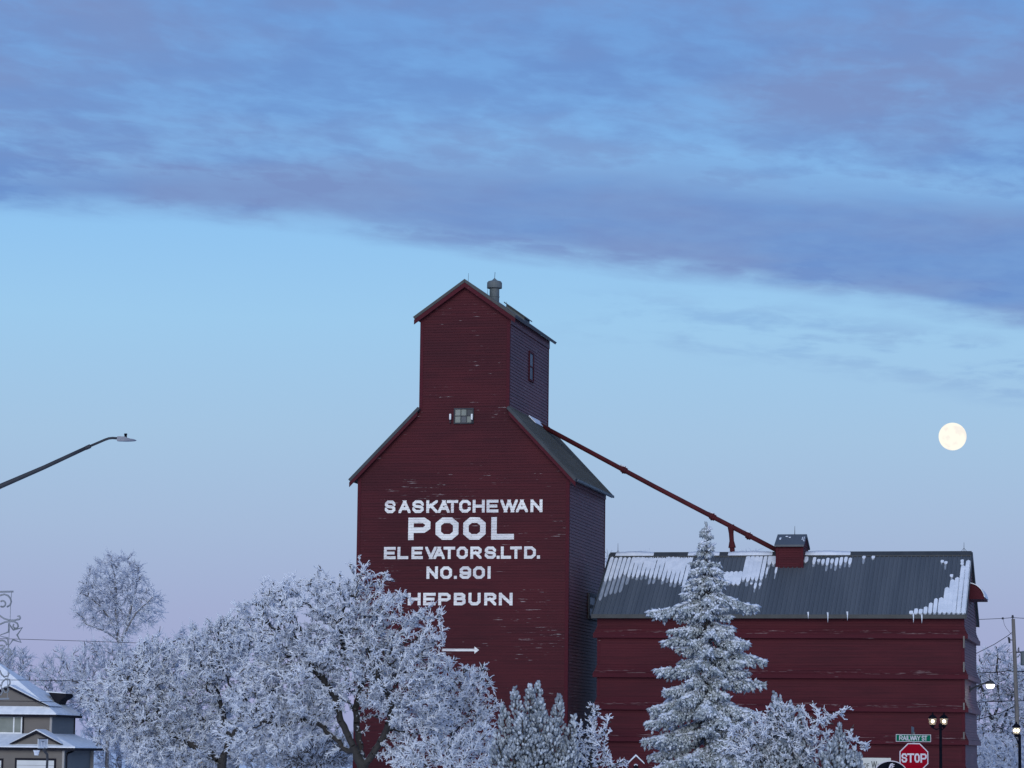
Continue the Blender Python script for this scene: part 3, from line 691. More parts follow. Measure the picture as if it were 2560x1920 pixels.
for px, py0, py1, y in ((1545, 1388, 1358, YR), (2410, 1382, 1356, YR), (1987, 1330, 1315, YR)):
    a, b = AF.front(px, py0, y), AF.front(px, py1, y)
    m1 = MB(); m1.tube([a - np.array([0, 0, .15]), b], [.02, .007], 5)
    if py0 > 1335: m1.tube([a + np.array([-.18, 0, -.0]), a + np.array([0, 0, .22]), a + np.array([.18, 0, -.0])], .012, 5)
    m1.build('lightning_rod', DARKMETAL, annex)
# wall lamp on the right gable end, lit
lp = AF.side(2442, 1722, .17); base = AF.front(2441, 1722, 3.2)
bx_, bz = .02, base[2]
tip = AF.front(2474, 1712, 3.2)
lamp = thing('wall_lamp', 'lit white wall lamp on a short arm at the right end of the red annex', 'lamp', AF.wld((0, 3.2, bz)), AF.yaw)
m1 = MB(); m1.box((.0, -.09, -.16), (.06, .09, .14)); m1.tube([(.04, 0, -.06), (.22, 0, .06), (.45, 0, .17), (tip[0] - .12, 0, tip[2] - bz + .10)], [.05, .042, .04, .04], 8); m1.build('arm', DARKMETAL, lamp)
m1 = MB(); lc = (tip[0] + .03, 0, tip[2] - bz)
m1.lathe([(.04, .20), (.14, .17), (.19, .09), (.20, .03), (.19, .02)], lc, 16); m1.build('lamp_head', DARKMETAL, lamp)
m1 = MB(); m1.lathe([(.05, -.17), (.15, -.14), (.185, -.06), (.185, .02)], lc, 16); m1.build('lamp_globe', emissive('lit_lamp_globe', (1.0, .97, .90), 5.0), lamp, smooth=True)
pl = bpy.data.lights.new('wall_lamp_light', 'POINT'); pl.energy = 9; pl.color = (1, .9, .72); pl.shadow_soft_size = .2
plo = bpy.data.objects.new('wall_lamp_light', pl); COL.objects.link(plo); plo.location = AF.wld((tip[0] + .03, 3.2, tip[2] - .28))

# ------------------------------------------------------------------ spout from the elevator down to the annex
s0 = EF.wld(EF.side(1338, 1052, CR)); s0 = s0 + (EF.ex * -.15)
s1 = AF.wld((cx0 + .05, YR, AF.front(1940, 1380, YR)[2]))
spo = thing('grain_spout', 'long red sloping pipe running from the tall elevator down to the annex cupola', 'spout', tuple(s0))
rel = lambda p: tuple(np.asarray(p) - s0)
ln = s1 - s0
m1 = MB(); m1.tube([rel(s0), rel(s0 + ln * .5 + np.array([0, 0, -.05])), rel(s1)], .115, 12); m1.build('pipe', SPOUT, spo, smooth=True)
def t_of(px): return (px - 1338) / (1940 - 1338)
for px in (1566, 1780, 1866):
    t = t_of(px); p = s0 + ln * t + np.array([0, 0, -.03]); u_ = ln / np.linalg.norm(ln)
    m1 = MB(); m1.tube([rel(p - u_ * .12), rel(p + u_ * .12)], .155, 12); m1.tube([rel(p - u_ * .02), rel(p + u_ * .02)], .19, 12); col_ = m1.build('pipe_collar', SPOUT, spo)
    m1 = MB(); q = p + np.array([0, 0, .165]); m1.tube([rel(q - u_ * .2), rel(q), rel(q + u_ * .2)], [.03, .05, .03], 6); m1.build('collar_snow', SNOW, col_, smooth=True)
tp = s0 + ln * t_of(1823); bt = np.array([tp[0] + .10, tp[1], ZRA - .12])
m1 = MB(); m1.tube([rel(tp + np.array([0, 0, .05])), rel(tp * .75 + bt * .25), rel(tp * .45 + bt * .55)], [.17, .115, .11], 10)
m1.tube([rel(tp * .50 + bt * .50), rel(tp * .32 + bt * .68), rel(tp * .3 + bt * .7)], [.12, .18, .18], 10); m1.tube([rel(tp * .3 + bt * .7), rel(tp * .12 + bt * .88), rel(bt)], [.12, .12, .17], 10)
m1.build('drop_pipe', SPOUT, spo)
m1 = MB(); m1.box(tuple(np.array([-.2, -.2, -.05]) + rel(bt)), tuple(np.array([.2, .2, .1]) + rel(bt))); m1.build('base_collar', SPOUT, spo)

# ------------------------------------------------------------------ frosted trees
def colonize(roots, parents, attr, step, di, dk, iters, rng, up_bias=.12, jit=.25, cap=9000):
    """space colonization: grows a branch skeleton into the cloud of points attr"""
    pos = [np.asarray(p, float) for p in roots]; par = list(parents)
    P_ = np.array(pos)
    d2 = ((attr[:, None] - P_[None]) ** 2).sum(2); near = d2.argmin(1); dist = np.sqrt(d2.min(1))
    alive = dist > dk; kids = set()
    for _ in range(iters):
        if not alive.any() or len(par) > cap: break
        act = alive & (dist < di)
        if not act.any(): act = alive & (dist <= dist[alive].min() + step)
        idx = near[act]; v = attr[act] - P_[idx]; v /= np.linalg.norm(v, axis=1)[:, None] + 1e-9
        u_, inv = np.unique(idx, return_inverse=True)
        acc = np.zeros((len(u_), 3)); np.add.at(acc, inv, v)
        acc /= np.linalg.norm(acc, axis=1)[:, None] + 1e-9
        acc += rng.normal(0, jit, acc.shape) + np.array([0, 0, up_bias]); acc /= np.linalg.norm(acc, axis=1)[:, None]
        new = P_[u_] + acc * step
        b = len(P_); P_ = np.vstack([P_, new]); par += list(u_)
        ai = np.where(alive)[0]
        dd = np.sqrt(((attr[ai][:, None] - new[None]) ** 2).sum(2)); k = dd.argmin(1); dm = dd[np.arange(len(ai)), k]
        better = dm < dist[ai]; near[ai[better]] = b + k[better]; dist[ai[better]] = dm[better]
        alive &= dist > dk
    return P_, np.array(par)

def frusta(P0, P1, r0, r1, n):
    """arrays of open tapered tubes from P0 to P1"""
    D_ = P1 - P0; L_ = np.linalg.norm(D_, axis=1)[:, None] + 1e-9; D_ = D_ / L_
    ref = np.where(np.abs(D_[:, 2:3]) < .9, np.array([[0, 0, 1.0]]), np.array([[1.0, 0, 0]]))
    A_ = np.cross(D_, ref); A_ /= np.linalg.norm(A_, axis=1)[:, None] + 1e-9; B_ = np.cross(D_, A_)
    an = 2 * np.pi * np.arange(n) / n; ca, sa = np.cos(an), np.sin(an)
    off_ = A_[:, None] * ca[None, :, None] + B_[:, None] * sa[None, :, None]
    r0 = np.broadcast_to(np.asarray(r0, float), (len(P0),)); r1 = np.broadcast_to(np.asarray(r1, float), (len(P0),))
    V = np.concatenate([P0[:, None] + off_ * r0[:, None, None], P1[:, None] + off_ * r1[:, None, None]], 1)
    base = (np.arange(len(P0)) * 2 * n)[:, None, None]
    i = np.arange(n); q = np.stack([i, (i + 1) % n, n + (i + 1) % n, n + i], 1)[None]
    return V.reshape(-1, 3), (base + q).reshape(-1, 4)

def spindles(P0, P1, r, n=4, at_=.4, r0=.35):
    """arrays of closed tufts: narrow foot, thick middle, pointed tip"""
    D_ = P1 - P0; L_ = np.linalg.norm(D_, axis=1)[:, None] + 1e-9; D_ = D_ / L_
    ref = np.where(np.abs(D_[:, 2:3]) < .9, np.array([[0, 0, 1.0]]), np.array([[1.0, 0, 0]]))
    A_ = np.cross(D_, ref); A_ /= np.linalg.norm(A_, axis=1)[:, None] + 1e-9; B_ = np.cross(D_, A_)
    an = 2 * np.pi * np.arange(n) / n
    off_ = A_[:, None] * np.cos(an)[None, :, None] + B_[:, None] * np.sin(an)[None, :, None]
    r = np.broadcast_to(np.asarray(r, float), (len(P0),))[:, None, None]
    M_ = P0 + (P1 - P0) * at_
    V = np.concatenate([P0[:, None] + off_ * r * r0, M_[:, None] + off_ * r, P1[:, None]], 1)
    m_ = 2 * n + 1; base = (np.arange(len(P0)) * m_)[:, None, None]; i = np.arange(n)
    q = np.stack([i, (i + 1) % n, n + (i + 1) % n, n + i], 1)[None]; t_ = np.stack([n + i, n + (i + 1) % n, np.full(n, 2 * n)], 1)[None]
    return V.reshape(-1, 3), (base + q).reshape(-1, 4), (base + t_).reshape(-1, 3)

def unit(v): return v / (np.linalg.norm(v, axis=-1, keepdims=True) + 1e-9)

def frosted_tree(name, label, cat, Y, base_px, blobs, seed, stems=None, n_attr=1800, step=.26, twigs=7, tw_len=.34, tw_r=.021, tip_r=.013, expo=2.25, di=4.0, dk=.33,
                 up_bias=.10, group=None, frost=None, bark=None, depth=.85, thin=.030, dark=.06, sh_frac=.55, spur=True, jit=.28, rmax=None, trunk_h=None, clump=0, clump_r=.55, hole=None):
    """blobs: crown masses in photograph pixels (cx, cy, rx, ry[, dy metres]) at distance Y; stems: main limbs as pixel paths"""
    rng = np.random.default_rng(seed); s_ = Y / F; frost = frost or FROST; bark = bark or (FBARKHAZE if frost is FROSTFAR else FBARK)
    g0 = ground(base_px, Y); root = thing(name, label, cat, tuple(g0), 0.0, group)
    C_, R3, wgt = [], [], []
    for b in blobs:
        c = at(b[0], b[1], Y) - g0; rx, rz = b[2] * s_, b[3] * s_; ry = depth * (rx + rz) / 2
        c[1] += b[4] if len(b) > 4 else rng.uniform(-.5, .5) * ry
        C_.append(c); R3.append((rx, ry, rz)); wgt.append(rx * ry * rz)
    C_, R3, wgt = np.array(C_), np.array(R3), np.array(wgt) ** .8; wgt /= wgt.sum()
    k = rng.choice(len(blobs), n_attr, p=wgt)
    v = unit(rng.normal(size=(n_attr, 3))); rad = rng.random(n_attr) ** (1 / 3.0); sh_ = rng.random(n_attr) < sh_frac
    rad = np.where(sh_, .72 + .28 * rng.random(n_attr), rad); rad *= 1 + rng.normal(0, .06, n_attr)
    attr = C_[k] + v * rad[:, None] * R3[k]
    if clump:                 # gather the shoots into sprays with gaps between them
        nc = max(8, n_attr // clump); ce = attr[rng.choice(n_attr, nc, replace=False)]
        which = rng.integers(0, nc, n_attr); push = unit(ce[which] - (C_.T @ wgt)) * rng.random((n_attr, 1)) * clump_r * .35
        attr = ce[which] + push + rng.normal(0, clump_r * .55, (n_attr, 3))
    attr = attr[attr[:, 2] > .35]
    if hole:                  # the forks stand clear: no shoots on the near side of them
        hc = at(hole[0], hole[1], Y) - g0; inside = ((attr[:, 0] - hc[0]) / (hole[2] * s_)) ** 2 + ((attr[:, 2] - hc[2]) / (hole[3] * s_)) ** 2 < 1
        attr = attr[~(inside & (attr[:, 1] < 1.2))]
    roots, par = [np.zeros(3)], [-1]
    if stems is None:
        th = trunk_h or max(.6, (C_[:, 2] - R3[:, 2] * .8).min()); cx_ = (C_[:, :1].T @ wgt)[0]
        n_ = max(2, int(th / step))
        for i in range(1, n_ + 1):
            roots.append(np.array([cx_ * .3 * i / n_ + rng.normal(0, .03), rng.normal(0, .03), th * i / n_])); par.append(len(roots) - 2)
    else:
        for path in stems:       # each path: list of (px, py, dy); a path that starts with an int hangs on to that earlier stem's node
            last = 0
            pts_ = [at(px, py, Y) - g0 + np.array([0, dy, 0]) for px, py, dy in path]
            prev = roots[0]
            best = min(range(len(roots)), key=lambda q: np.linalg.norm(roots[q] - pts_[0]))
            last = best if best else 0; prev = roots[last]
            for p in pts_:
                n_ = max(1, int(np.linalg.norm(p - prev) / step))
                for i in range(1, n_ + 1):
                    roots.append(prev + (p - prev) * i / n_ + rng.normal(0, .025, 3)); par.append(last); last = len(roots) - 1
                prev = p
    P_, par = colonize(roots, par, attr, step, di, dk, 140, rng, up_bias, jit)
    N_ = len(P_); leaves = np.zeros(N_); nch = np.bincount(par[1:], minlength=N_); leaves[nch == 0] = 1
    for i in range(N_ - 1, 0, -1): leaves[par[i]] += leaves[i]
    rd = tip_r * np.maximum(leaves, 1) ** (1 / expo)
    if rmax: rd = rmax * (rd / max(rd.max(), 1e-6)) ** .9 if rd.max() > rmax else rd
    idx = np.arange(1, N_); p0, p1 = P_[par[idx]], P_[idx]; ra, rb = np.minimum(rd[par[idx]], rd[idx] * 1.6), rd[idx]
    thick = rb > thin
    V, q = frusta(p0[thick], p1[thick] + (p1[thick] - p0[thick]) * .06, ra[thick], rb[thick], 7)
    if len(V): big_mesh('trunk', V, [(q, 0)], [bark], root, True)
    V, q = frusta(p0[~thick], p1[~thick], ra[~thick] + .006, rb[~thick] + .006, 4)
    Vs, Fs = [V], [(q, np.repeat((rng.random((~thick).sum()) < .6).astype(np.int32), 4))]; nv = len(V)
    # frost-laden twigs
    fine = np.where(rb < thin * 1.15)[0]; m_ = len(fine) * twigs; f = np.repeat(fine, twigs)
    t_ = rng.random(m_)[:, None]; st = p0[f] + (p1[f] - p0[f]) * t_
    seg = unit(p1[f] - p0[f]); cen = (C_.T @ wgt); outw = unit(st - cen)
    dr = unit(seg * .85 + rng.normal(0, .48, (m_, 3)) + outw * .30 + np.array([0, 0, .06]))
    ln_ = tw_len * (.45 + 1.0 * rng.random(m_) ** 1.4)[:, None]; r_ = tw_r * (.7 + .7 * rng.random(m_))
    md = st + dr * ln_ * .5; d2_ = unit(dr + rng.normal(0, .38, (m_, 3))); en = md + d2_ * ln_ * .55
    mat_ = (rng.random(m_) < dark).astype(np.int32)
    segs = [(st, md, r_ * .9, r_, mat_), (md, en, r_, r_ * .45, mat_)]
    if spur:
        for fr_ in (.35, .75):
            sp_ = rng.random(m_) < .75; a_ = (st + (md - st) * (2 * fr_) if fr_ < .5 else md + (en - md) * (2 * fr_ - 1))[sp_]; dd = unit(dr[sp_] + rng.normal(0, .65, (sp_.sum(), 3))); segs.append((a_, a_ + dd * ln_[sp_] * rng.uniform(.25, .5, (sp_.sum(), 1)), r_[sp_] * .9, r_[sp_] * .5, mat_[sp_]))
    for a_, b_, q0, q1, mm in segs:
        V, q = frusta(a_, b_, q0, q1, 3); Vs.append(V); Fs.append((q + nv, 1 + np.repeat(mm, 3))); nv += len(V)
    big_mesh('crown', np.vstack(Vs), Fs, [bark, frost, BARK], root, True)
    return root

def T(*a, **k): return frosted_tree(*a, **k)
# the big maple-like tree in front of the elevator
T('frosted_tree', 'widest frost-covered tree, dark forked trunk, spreading across the foot of the elevator', 'tree', 110, 905,
  [(760, 1555, 135, 120), (880, 1545, 120, 112), (970, 1600, 112, 108), (1025, 1660, 80, 80), (860, 1680, 190, 110), (690, 1660, 95, 110), (1000, 1760, 115, 95), (720, 1760, 110, 80), (1070, 1790, 60, 60), (640, 1800, 80, 75), (1010, 1850, 60, 45), (760, 1700, 130, 110), (650, 1560, 70, 80), (730, 1840, 90, 45), (1078, 1585, 40, 34), (1060, 1545, 30, 22), (640, 1540, 50, 50)], 11,
  stems=[[(908, 1945, 0), (905, 1922, 0)], [(896, 1895, -.1), (872, 1840, -.3), (850, 1790, -.5), (838, 1740, -.3)], [(903, 1890, .2), (893, 1830, .5), (884, 1770, .7), (905, 1700, .6)], [(922, 1902, -.1), (948, 1862, -.3), (970, 1820, -.6), (985, 1760, -.8)],
         [(868, 1875, 0), (825, 1840, .1), (800, 1810, .2), (760, 1798, .3), (700, 1815, .1), (650, 1800, 0)], [(838, 1740, -.3), (800, 1690, -.4), (760, 1640, 0)], [(985, 1760, -.8), (950, 1710, -.6), (925, 1650, -.4)], [(905, 1700, .6), (860, 1640, .5), (850, 1560, .2)]],
  n_attr=5200, step=.18, twigs=8, tw_len=.19, tw_r=.0165, rmax=.21, dk=.19, dark=.07, hole=(885, 1835, 95, 75), thin=.024, clump=14, clump_r=.40, jit=.4)
# second frosted tree, between it and the house
T('frosted_tree', 'frost-covered tree with leaning dark trunk between the house and the widest tree', 'tree', 120, 545,
  [(330, 1735, 115, 85), (445, 1690, 115, 100), (550, 1650, 95, 100), (290, 1780, 68, 62), (400, 1800, 130, 80), (540, 1770, 110, 90), (605, 1620, 70, 75), (390, 1860, 95, 50), (255, 1745, 50, 50), (440, 1860, 110, 50), (500, 1620, 60, 45), (570, 1850, 60, 50), (590, 1600, 60, 55)], 23,
  stems=[[(556, 1900, 0), (575, 1850, -.2), (600, 1805, -.3), (615, 1760, -.2)], [(575, 1850, -.2), (560, 1800, .2), (545, 1740, .3)], [(548, 1900, 0), (510, 1865, .3), (508, 1800, .4)], [(530, 1890, 0), (440, 1840, .2), (375, 1800, .1), (345, 1760, 0), (318, 1715, 0)], [(375, 1800, .1), (335, 1795, -.2), (285, 1788, -.1)]],
  n_attr=4800, step=.19, twigs=8, tw_len=.20, tw_r=.017, rmax=.19, dk=.20, dark=.07, hole=(575, 1855, 50, 65), thin=.024, clump=14, clump_r=.40, jit=.4)
# finer tree to the right of the widest one
T('frosted_tree', 'small finely twigged frosty tree at right edge of the widest tree', 'tree', 114, 1125,
  [(1115, 1735, 80, 75), (1160, 1700, 55, 45), (1150, 1790, 70, 60), (1185, 1760, 45, 70), (1130, 1840, 50, 40)], 31, n_attr=1600, step=.18, twigs=6, tw_len=.21, tw_r=.018, rmax=.09, dk=.20, dark=.1, up_bias=.02, thin=.022, clump=14, clump_r=.35)
T('frosted_shrub', 'low blue-grey frosty shrub at the foot of the elevator, left of the dense pine', 'shrub', 108, 1130,
  [(1080, 1880, 80, 34), (1170, 1880, 75, 50), (1210, 1850, 30, 45), (1020, 1910, 50, 20)], 37, n_attr=900, step=.2, twigs=7, tw_len=.28, tw_r=.016, rmax=.05, dk=.25, trunk_h=.3)
T('bare_shrub', 'brownish bare twiggy shrub beneath the widest frosty tree', 'shrub', 116, 810,
  [(800, 1890, 70, 38), (760, 1900, 50, 26)], 41, n_attr=500, step=.18, twigs=6, tw_len=.34, tw_r=.010, rmax=.04, dk=.22, trunk_h=.3, dark=.6, bark=BARK)
T('frosted_shrub', 'slender upright frosty shrub between the dense pine and the annex wall', 'shrub', 99, 1478,
  [(1482, 1800, 22, 45), (1500, 1830, 30, 40), (1475, 1850, 45, 45), (1522, 1800, 14, 22), (1470, 1895, 60, 30)], 43, n_attr=620, step=.18, twigs=6, tw_len=.15, tw_r=.019, dark=.12, rmax=.05, dk=.2, trunk_h=.4, up_bias=.3)
T('frosted_shrub', 'thin low frosty twigs just left of the little red birdhouse', 'shrub', 99, 1530,
  [(1515, 1895, 16, 25), (1560, 1905, 14, 20), (1535, 1912, 30, 14)], 47, n_attr=110, step=.16, twigs=4, tw_len=.2, tw_r=.012, rmax=.03, dk=.2, trunk_h=.3, up_bias=.3)
# shrub between the spruce and the stop sign
T('frosted_shrub', 'broad white frosty shrub with twigs reaching right, at the right foot of the spruce', 'shrub', 94, 1950,
  [(1935, 1810, 60, 45), (1990, 1815, 55, 45), (1880, 1845, 65, 50), (2060, 1792, 35, 14), (2040, 1840, 55, 35), (1970, 1880, 100, 45), (2110, 1848, 40, 8), (2100, 1780, 26, 4), (2075, 1800, 30, 5)], 53,
  stems=[[(1955, 1900, 0), (1960, 1860, 0), (1950, 1800, .2)], [(1970, 1900, 0), (2000, 1850, -.2), (2050, 1800, -.3), (2085, 1782, -.3), (2121, 1777, -.3)], [(2000, 1895, 0), (2060, 1850, -.2), (2110, 1842, -.3), (2155, 1858, -.3)], [(1945, 1900, 0), (1900, 1850, .2)]], n_attr=1700, step=.15, twigs=6, tw_len=.14, tw_r=.018, dark=.12, rmax=.05, dk=.19, up_bias=.08, clump=14, clump_r=.28)

# thickets that close the view under the big trees
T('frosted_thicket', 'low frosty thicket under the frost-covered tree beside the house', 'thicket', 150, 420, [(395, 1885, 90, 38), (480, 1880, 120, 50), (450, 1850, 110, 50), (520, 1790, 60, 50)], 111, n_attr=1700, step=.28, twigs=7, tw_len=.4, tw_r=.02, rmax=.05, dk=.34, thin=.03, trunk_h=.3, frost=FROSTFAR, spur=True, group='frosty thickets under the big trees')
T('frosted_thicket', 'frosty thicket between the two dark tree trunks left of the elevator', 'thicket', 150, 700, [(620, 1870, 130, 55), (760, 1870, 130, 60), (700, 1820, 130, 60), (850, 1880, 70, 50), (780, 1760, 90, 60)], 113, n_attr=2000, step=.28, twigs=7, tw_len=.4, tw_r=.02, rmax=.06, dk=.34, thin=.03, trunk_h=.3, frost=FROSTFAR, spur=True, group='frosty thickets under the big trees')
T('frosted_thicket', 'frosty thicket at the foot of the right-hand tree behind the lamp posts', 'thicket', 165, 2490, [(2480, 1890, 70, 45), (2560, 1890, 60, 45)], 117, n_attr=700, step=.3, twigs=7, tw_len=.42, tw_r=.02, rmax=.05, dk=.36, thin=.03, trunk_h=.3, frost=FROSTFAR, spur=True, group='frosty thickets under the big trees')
# a far-off wood along the horizon that reads as one mass
rng_ = np.random.default_rng(7); nw = 5200
bx0 = np.stack([rng_.uniform(-620, 620, nw), rng_.uniform(820, 980, nw), np.zeros(nw)], 1); hw_ = 5.0 + 3.5 * rng_.random(nw) + 2.0 * np.sin(bx0[:, 0] * .05) * np.sin(bx0[:, 0] * .017)
b0 = bx0 + np.stack([np.zeros(nw), np.zeros(nw), rng_.uniform(0, 1, nw) * hw_ * .55], 1); b1 = bx0 + np.stack([rng_.normal(0, 1.2, nw), rng_.normal(0, 1.2, nw), hw_], 1)
V, q, t_ = spindles(b0, b1, rng_.uniform(.25, .8, nw), 5, .5, .3)
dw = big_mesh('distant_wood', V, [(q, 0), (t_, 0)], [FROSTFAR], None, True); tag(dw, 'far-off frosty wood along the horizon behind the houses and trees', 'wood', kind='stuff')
# trees farther back
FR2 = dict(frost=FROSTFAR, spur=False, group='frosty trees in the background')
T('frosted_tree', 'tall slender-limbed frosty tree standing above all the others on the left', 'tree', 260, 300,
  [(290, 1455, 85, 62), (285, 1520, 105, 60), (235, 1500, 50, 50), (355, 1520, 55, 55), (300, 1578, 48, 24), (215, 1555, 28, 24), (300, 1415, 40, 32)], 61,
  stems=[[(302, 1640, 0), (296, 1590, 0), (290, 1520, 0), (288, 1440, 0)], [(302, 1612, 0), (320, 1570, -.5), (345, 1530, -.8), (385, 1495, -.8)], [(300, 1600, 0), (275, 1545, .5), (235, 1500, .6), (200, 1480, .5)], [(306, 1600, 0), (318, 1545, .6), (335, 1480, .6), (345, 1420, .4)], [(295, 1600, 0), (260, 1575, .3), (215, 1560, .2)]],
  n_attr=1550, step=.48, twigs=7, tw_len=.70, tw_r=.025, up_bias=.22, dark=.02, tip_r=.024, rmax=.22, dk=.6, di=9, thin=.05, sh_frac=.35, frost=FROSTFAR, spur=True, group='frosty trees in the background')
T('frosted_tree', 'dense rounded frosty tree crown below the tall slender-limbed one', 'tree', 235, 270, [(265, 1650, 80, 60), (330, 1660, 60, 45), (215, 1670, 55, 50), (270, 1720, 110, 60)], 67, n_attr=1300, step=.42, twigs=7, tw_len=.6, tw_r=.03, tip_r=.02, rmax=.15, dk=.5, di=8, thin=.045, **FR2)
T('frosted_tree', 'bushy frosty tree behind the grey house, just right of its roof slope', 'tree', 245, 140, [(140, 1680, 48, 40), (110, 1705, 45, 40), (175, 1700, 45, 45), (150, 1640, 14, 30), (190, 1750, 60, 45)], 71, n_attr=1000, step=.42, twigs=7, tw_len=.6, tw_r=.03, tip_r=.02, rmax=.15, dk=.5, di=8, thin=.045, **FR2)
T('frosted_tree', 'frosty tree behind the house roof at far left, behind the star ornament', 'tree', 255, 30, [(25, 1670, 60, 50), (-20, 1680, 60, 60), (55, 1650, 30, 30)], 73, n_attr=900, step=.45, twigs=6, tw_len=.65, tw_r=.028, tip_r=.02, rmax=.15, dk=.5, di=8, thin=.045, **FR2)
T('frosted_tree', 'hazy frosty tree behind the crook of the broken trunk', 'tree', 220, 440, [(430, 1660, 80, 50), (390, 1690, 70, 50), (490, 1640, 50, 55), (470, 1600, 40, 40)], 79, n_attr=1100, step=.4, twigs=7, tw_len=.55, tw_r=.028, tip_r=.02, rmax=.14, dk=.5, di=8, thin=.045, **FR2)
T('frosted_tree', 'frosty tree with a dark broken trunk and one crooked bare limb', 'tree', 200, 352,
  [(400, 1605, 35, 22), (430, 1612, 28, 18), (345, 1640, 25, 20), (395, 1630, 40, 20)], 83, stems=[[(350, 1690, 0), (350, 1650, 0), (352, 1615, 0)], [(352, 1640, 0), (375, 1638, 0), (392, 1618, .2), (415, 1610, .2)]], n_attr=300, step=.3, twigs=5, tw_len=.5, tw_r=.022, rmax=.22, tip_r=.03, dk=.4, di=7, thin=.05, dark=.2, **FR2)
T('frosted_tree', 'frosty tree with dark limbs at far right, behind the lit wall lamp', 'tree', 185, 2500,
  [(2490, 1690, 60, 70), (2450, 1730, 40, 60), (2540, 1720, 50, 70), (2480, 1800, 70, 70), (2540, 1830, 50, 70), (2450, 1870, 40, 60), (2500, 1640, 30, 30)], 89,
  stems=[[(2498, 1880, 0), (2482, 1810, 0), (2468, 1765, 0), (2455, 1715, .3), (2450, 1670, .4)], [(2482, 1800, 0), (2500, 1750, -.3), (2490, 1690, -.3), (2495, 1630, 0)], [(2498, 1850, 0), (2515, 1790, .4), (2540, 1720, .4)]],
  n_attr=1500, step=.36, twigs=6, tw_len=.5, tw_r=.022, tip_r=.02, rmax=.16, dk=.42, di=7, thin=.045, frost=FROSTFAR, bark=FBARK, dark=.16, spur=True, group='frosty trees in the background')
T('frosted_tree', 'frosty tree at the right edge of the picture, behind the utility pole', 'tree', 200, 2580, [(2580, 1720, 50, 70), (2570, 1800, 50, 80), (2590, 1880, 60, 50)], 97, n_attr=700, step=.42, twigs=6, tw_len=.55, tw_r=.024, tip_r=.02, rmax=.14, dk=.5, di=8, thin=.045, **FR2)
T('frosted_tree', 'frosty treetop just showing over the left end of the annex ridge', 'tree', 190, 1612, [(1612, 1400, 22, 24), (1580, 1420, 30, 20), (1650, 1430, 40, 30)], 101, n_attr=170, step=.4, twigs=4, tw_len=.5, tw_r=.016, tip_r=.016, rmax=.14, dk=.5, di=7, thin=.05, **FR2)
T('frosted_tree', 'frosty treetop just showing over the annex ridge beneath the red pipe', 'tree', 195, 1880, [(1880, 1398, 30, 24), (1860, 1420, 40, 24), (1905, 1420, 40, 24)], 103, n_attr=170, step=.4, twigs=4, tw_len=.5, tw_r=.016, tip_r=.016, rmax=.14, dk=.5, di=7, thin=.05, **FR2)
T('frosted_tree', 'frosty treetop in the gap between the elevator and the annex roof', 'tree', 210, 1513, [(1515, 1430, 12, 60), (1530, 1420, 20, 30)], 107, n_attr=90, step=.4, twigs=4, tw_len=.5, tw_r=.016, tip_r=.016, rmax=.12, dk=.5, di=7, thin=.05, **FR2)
T('frosted_tree', 'low frosty tree at the foot of the house, right of its garage wall', 'tree', 255, 300, [(290, 1850, 60, 50), (260, 1890, 40, 40), (350, 1890, 60, 40), (245, 1800, 55, 50), (300, 1780, 50, 50)], 109, n_attr=1000, step=.34, twigs=7, tw_len=.45, tw_r=.024, tip_r=.018, rmax=.1, dk=.42, di=7, thin=.04, **FR2)

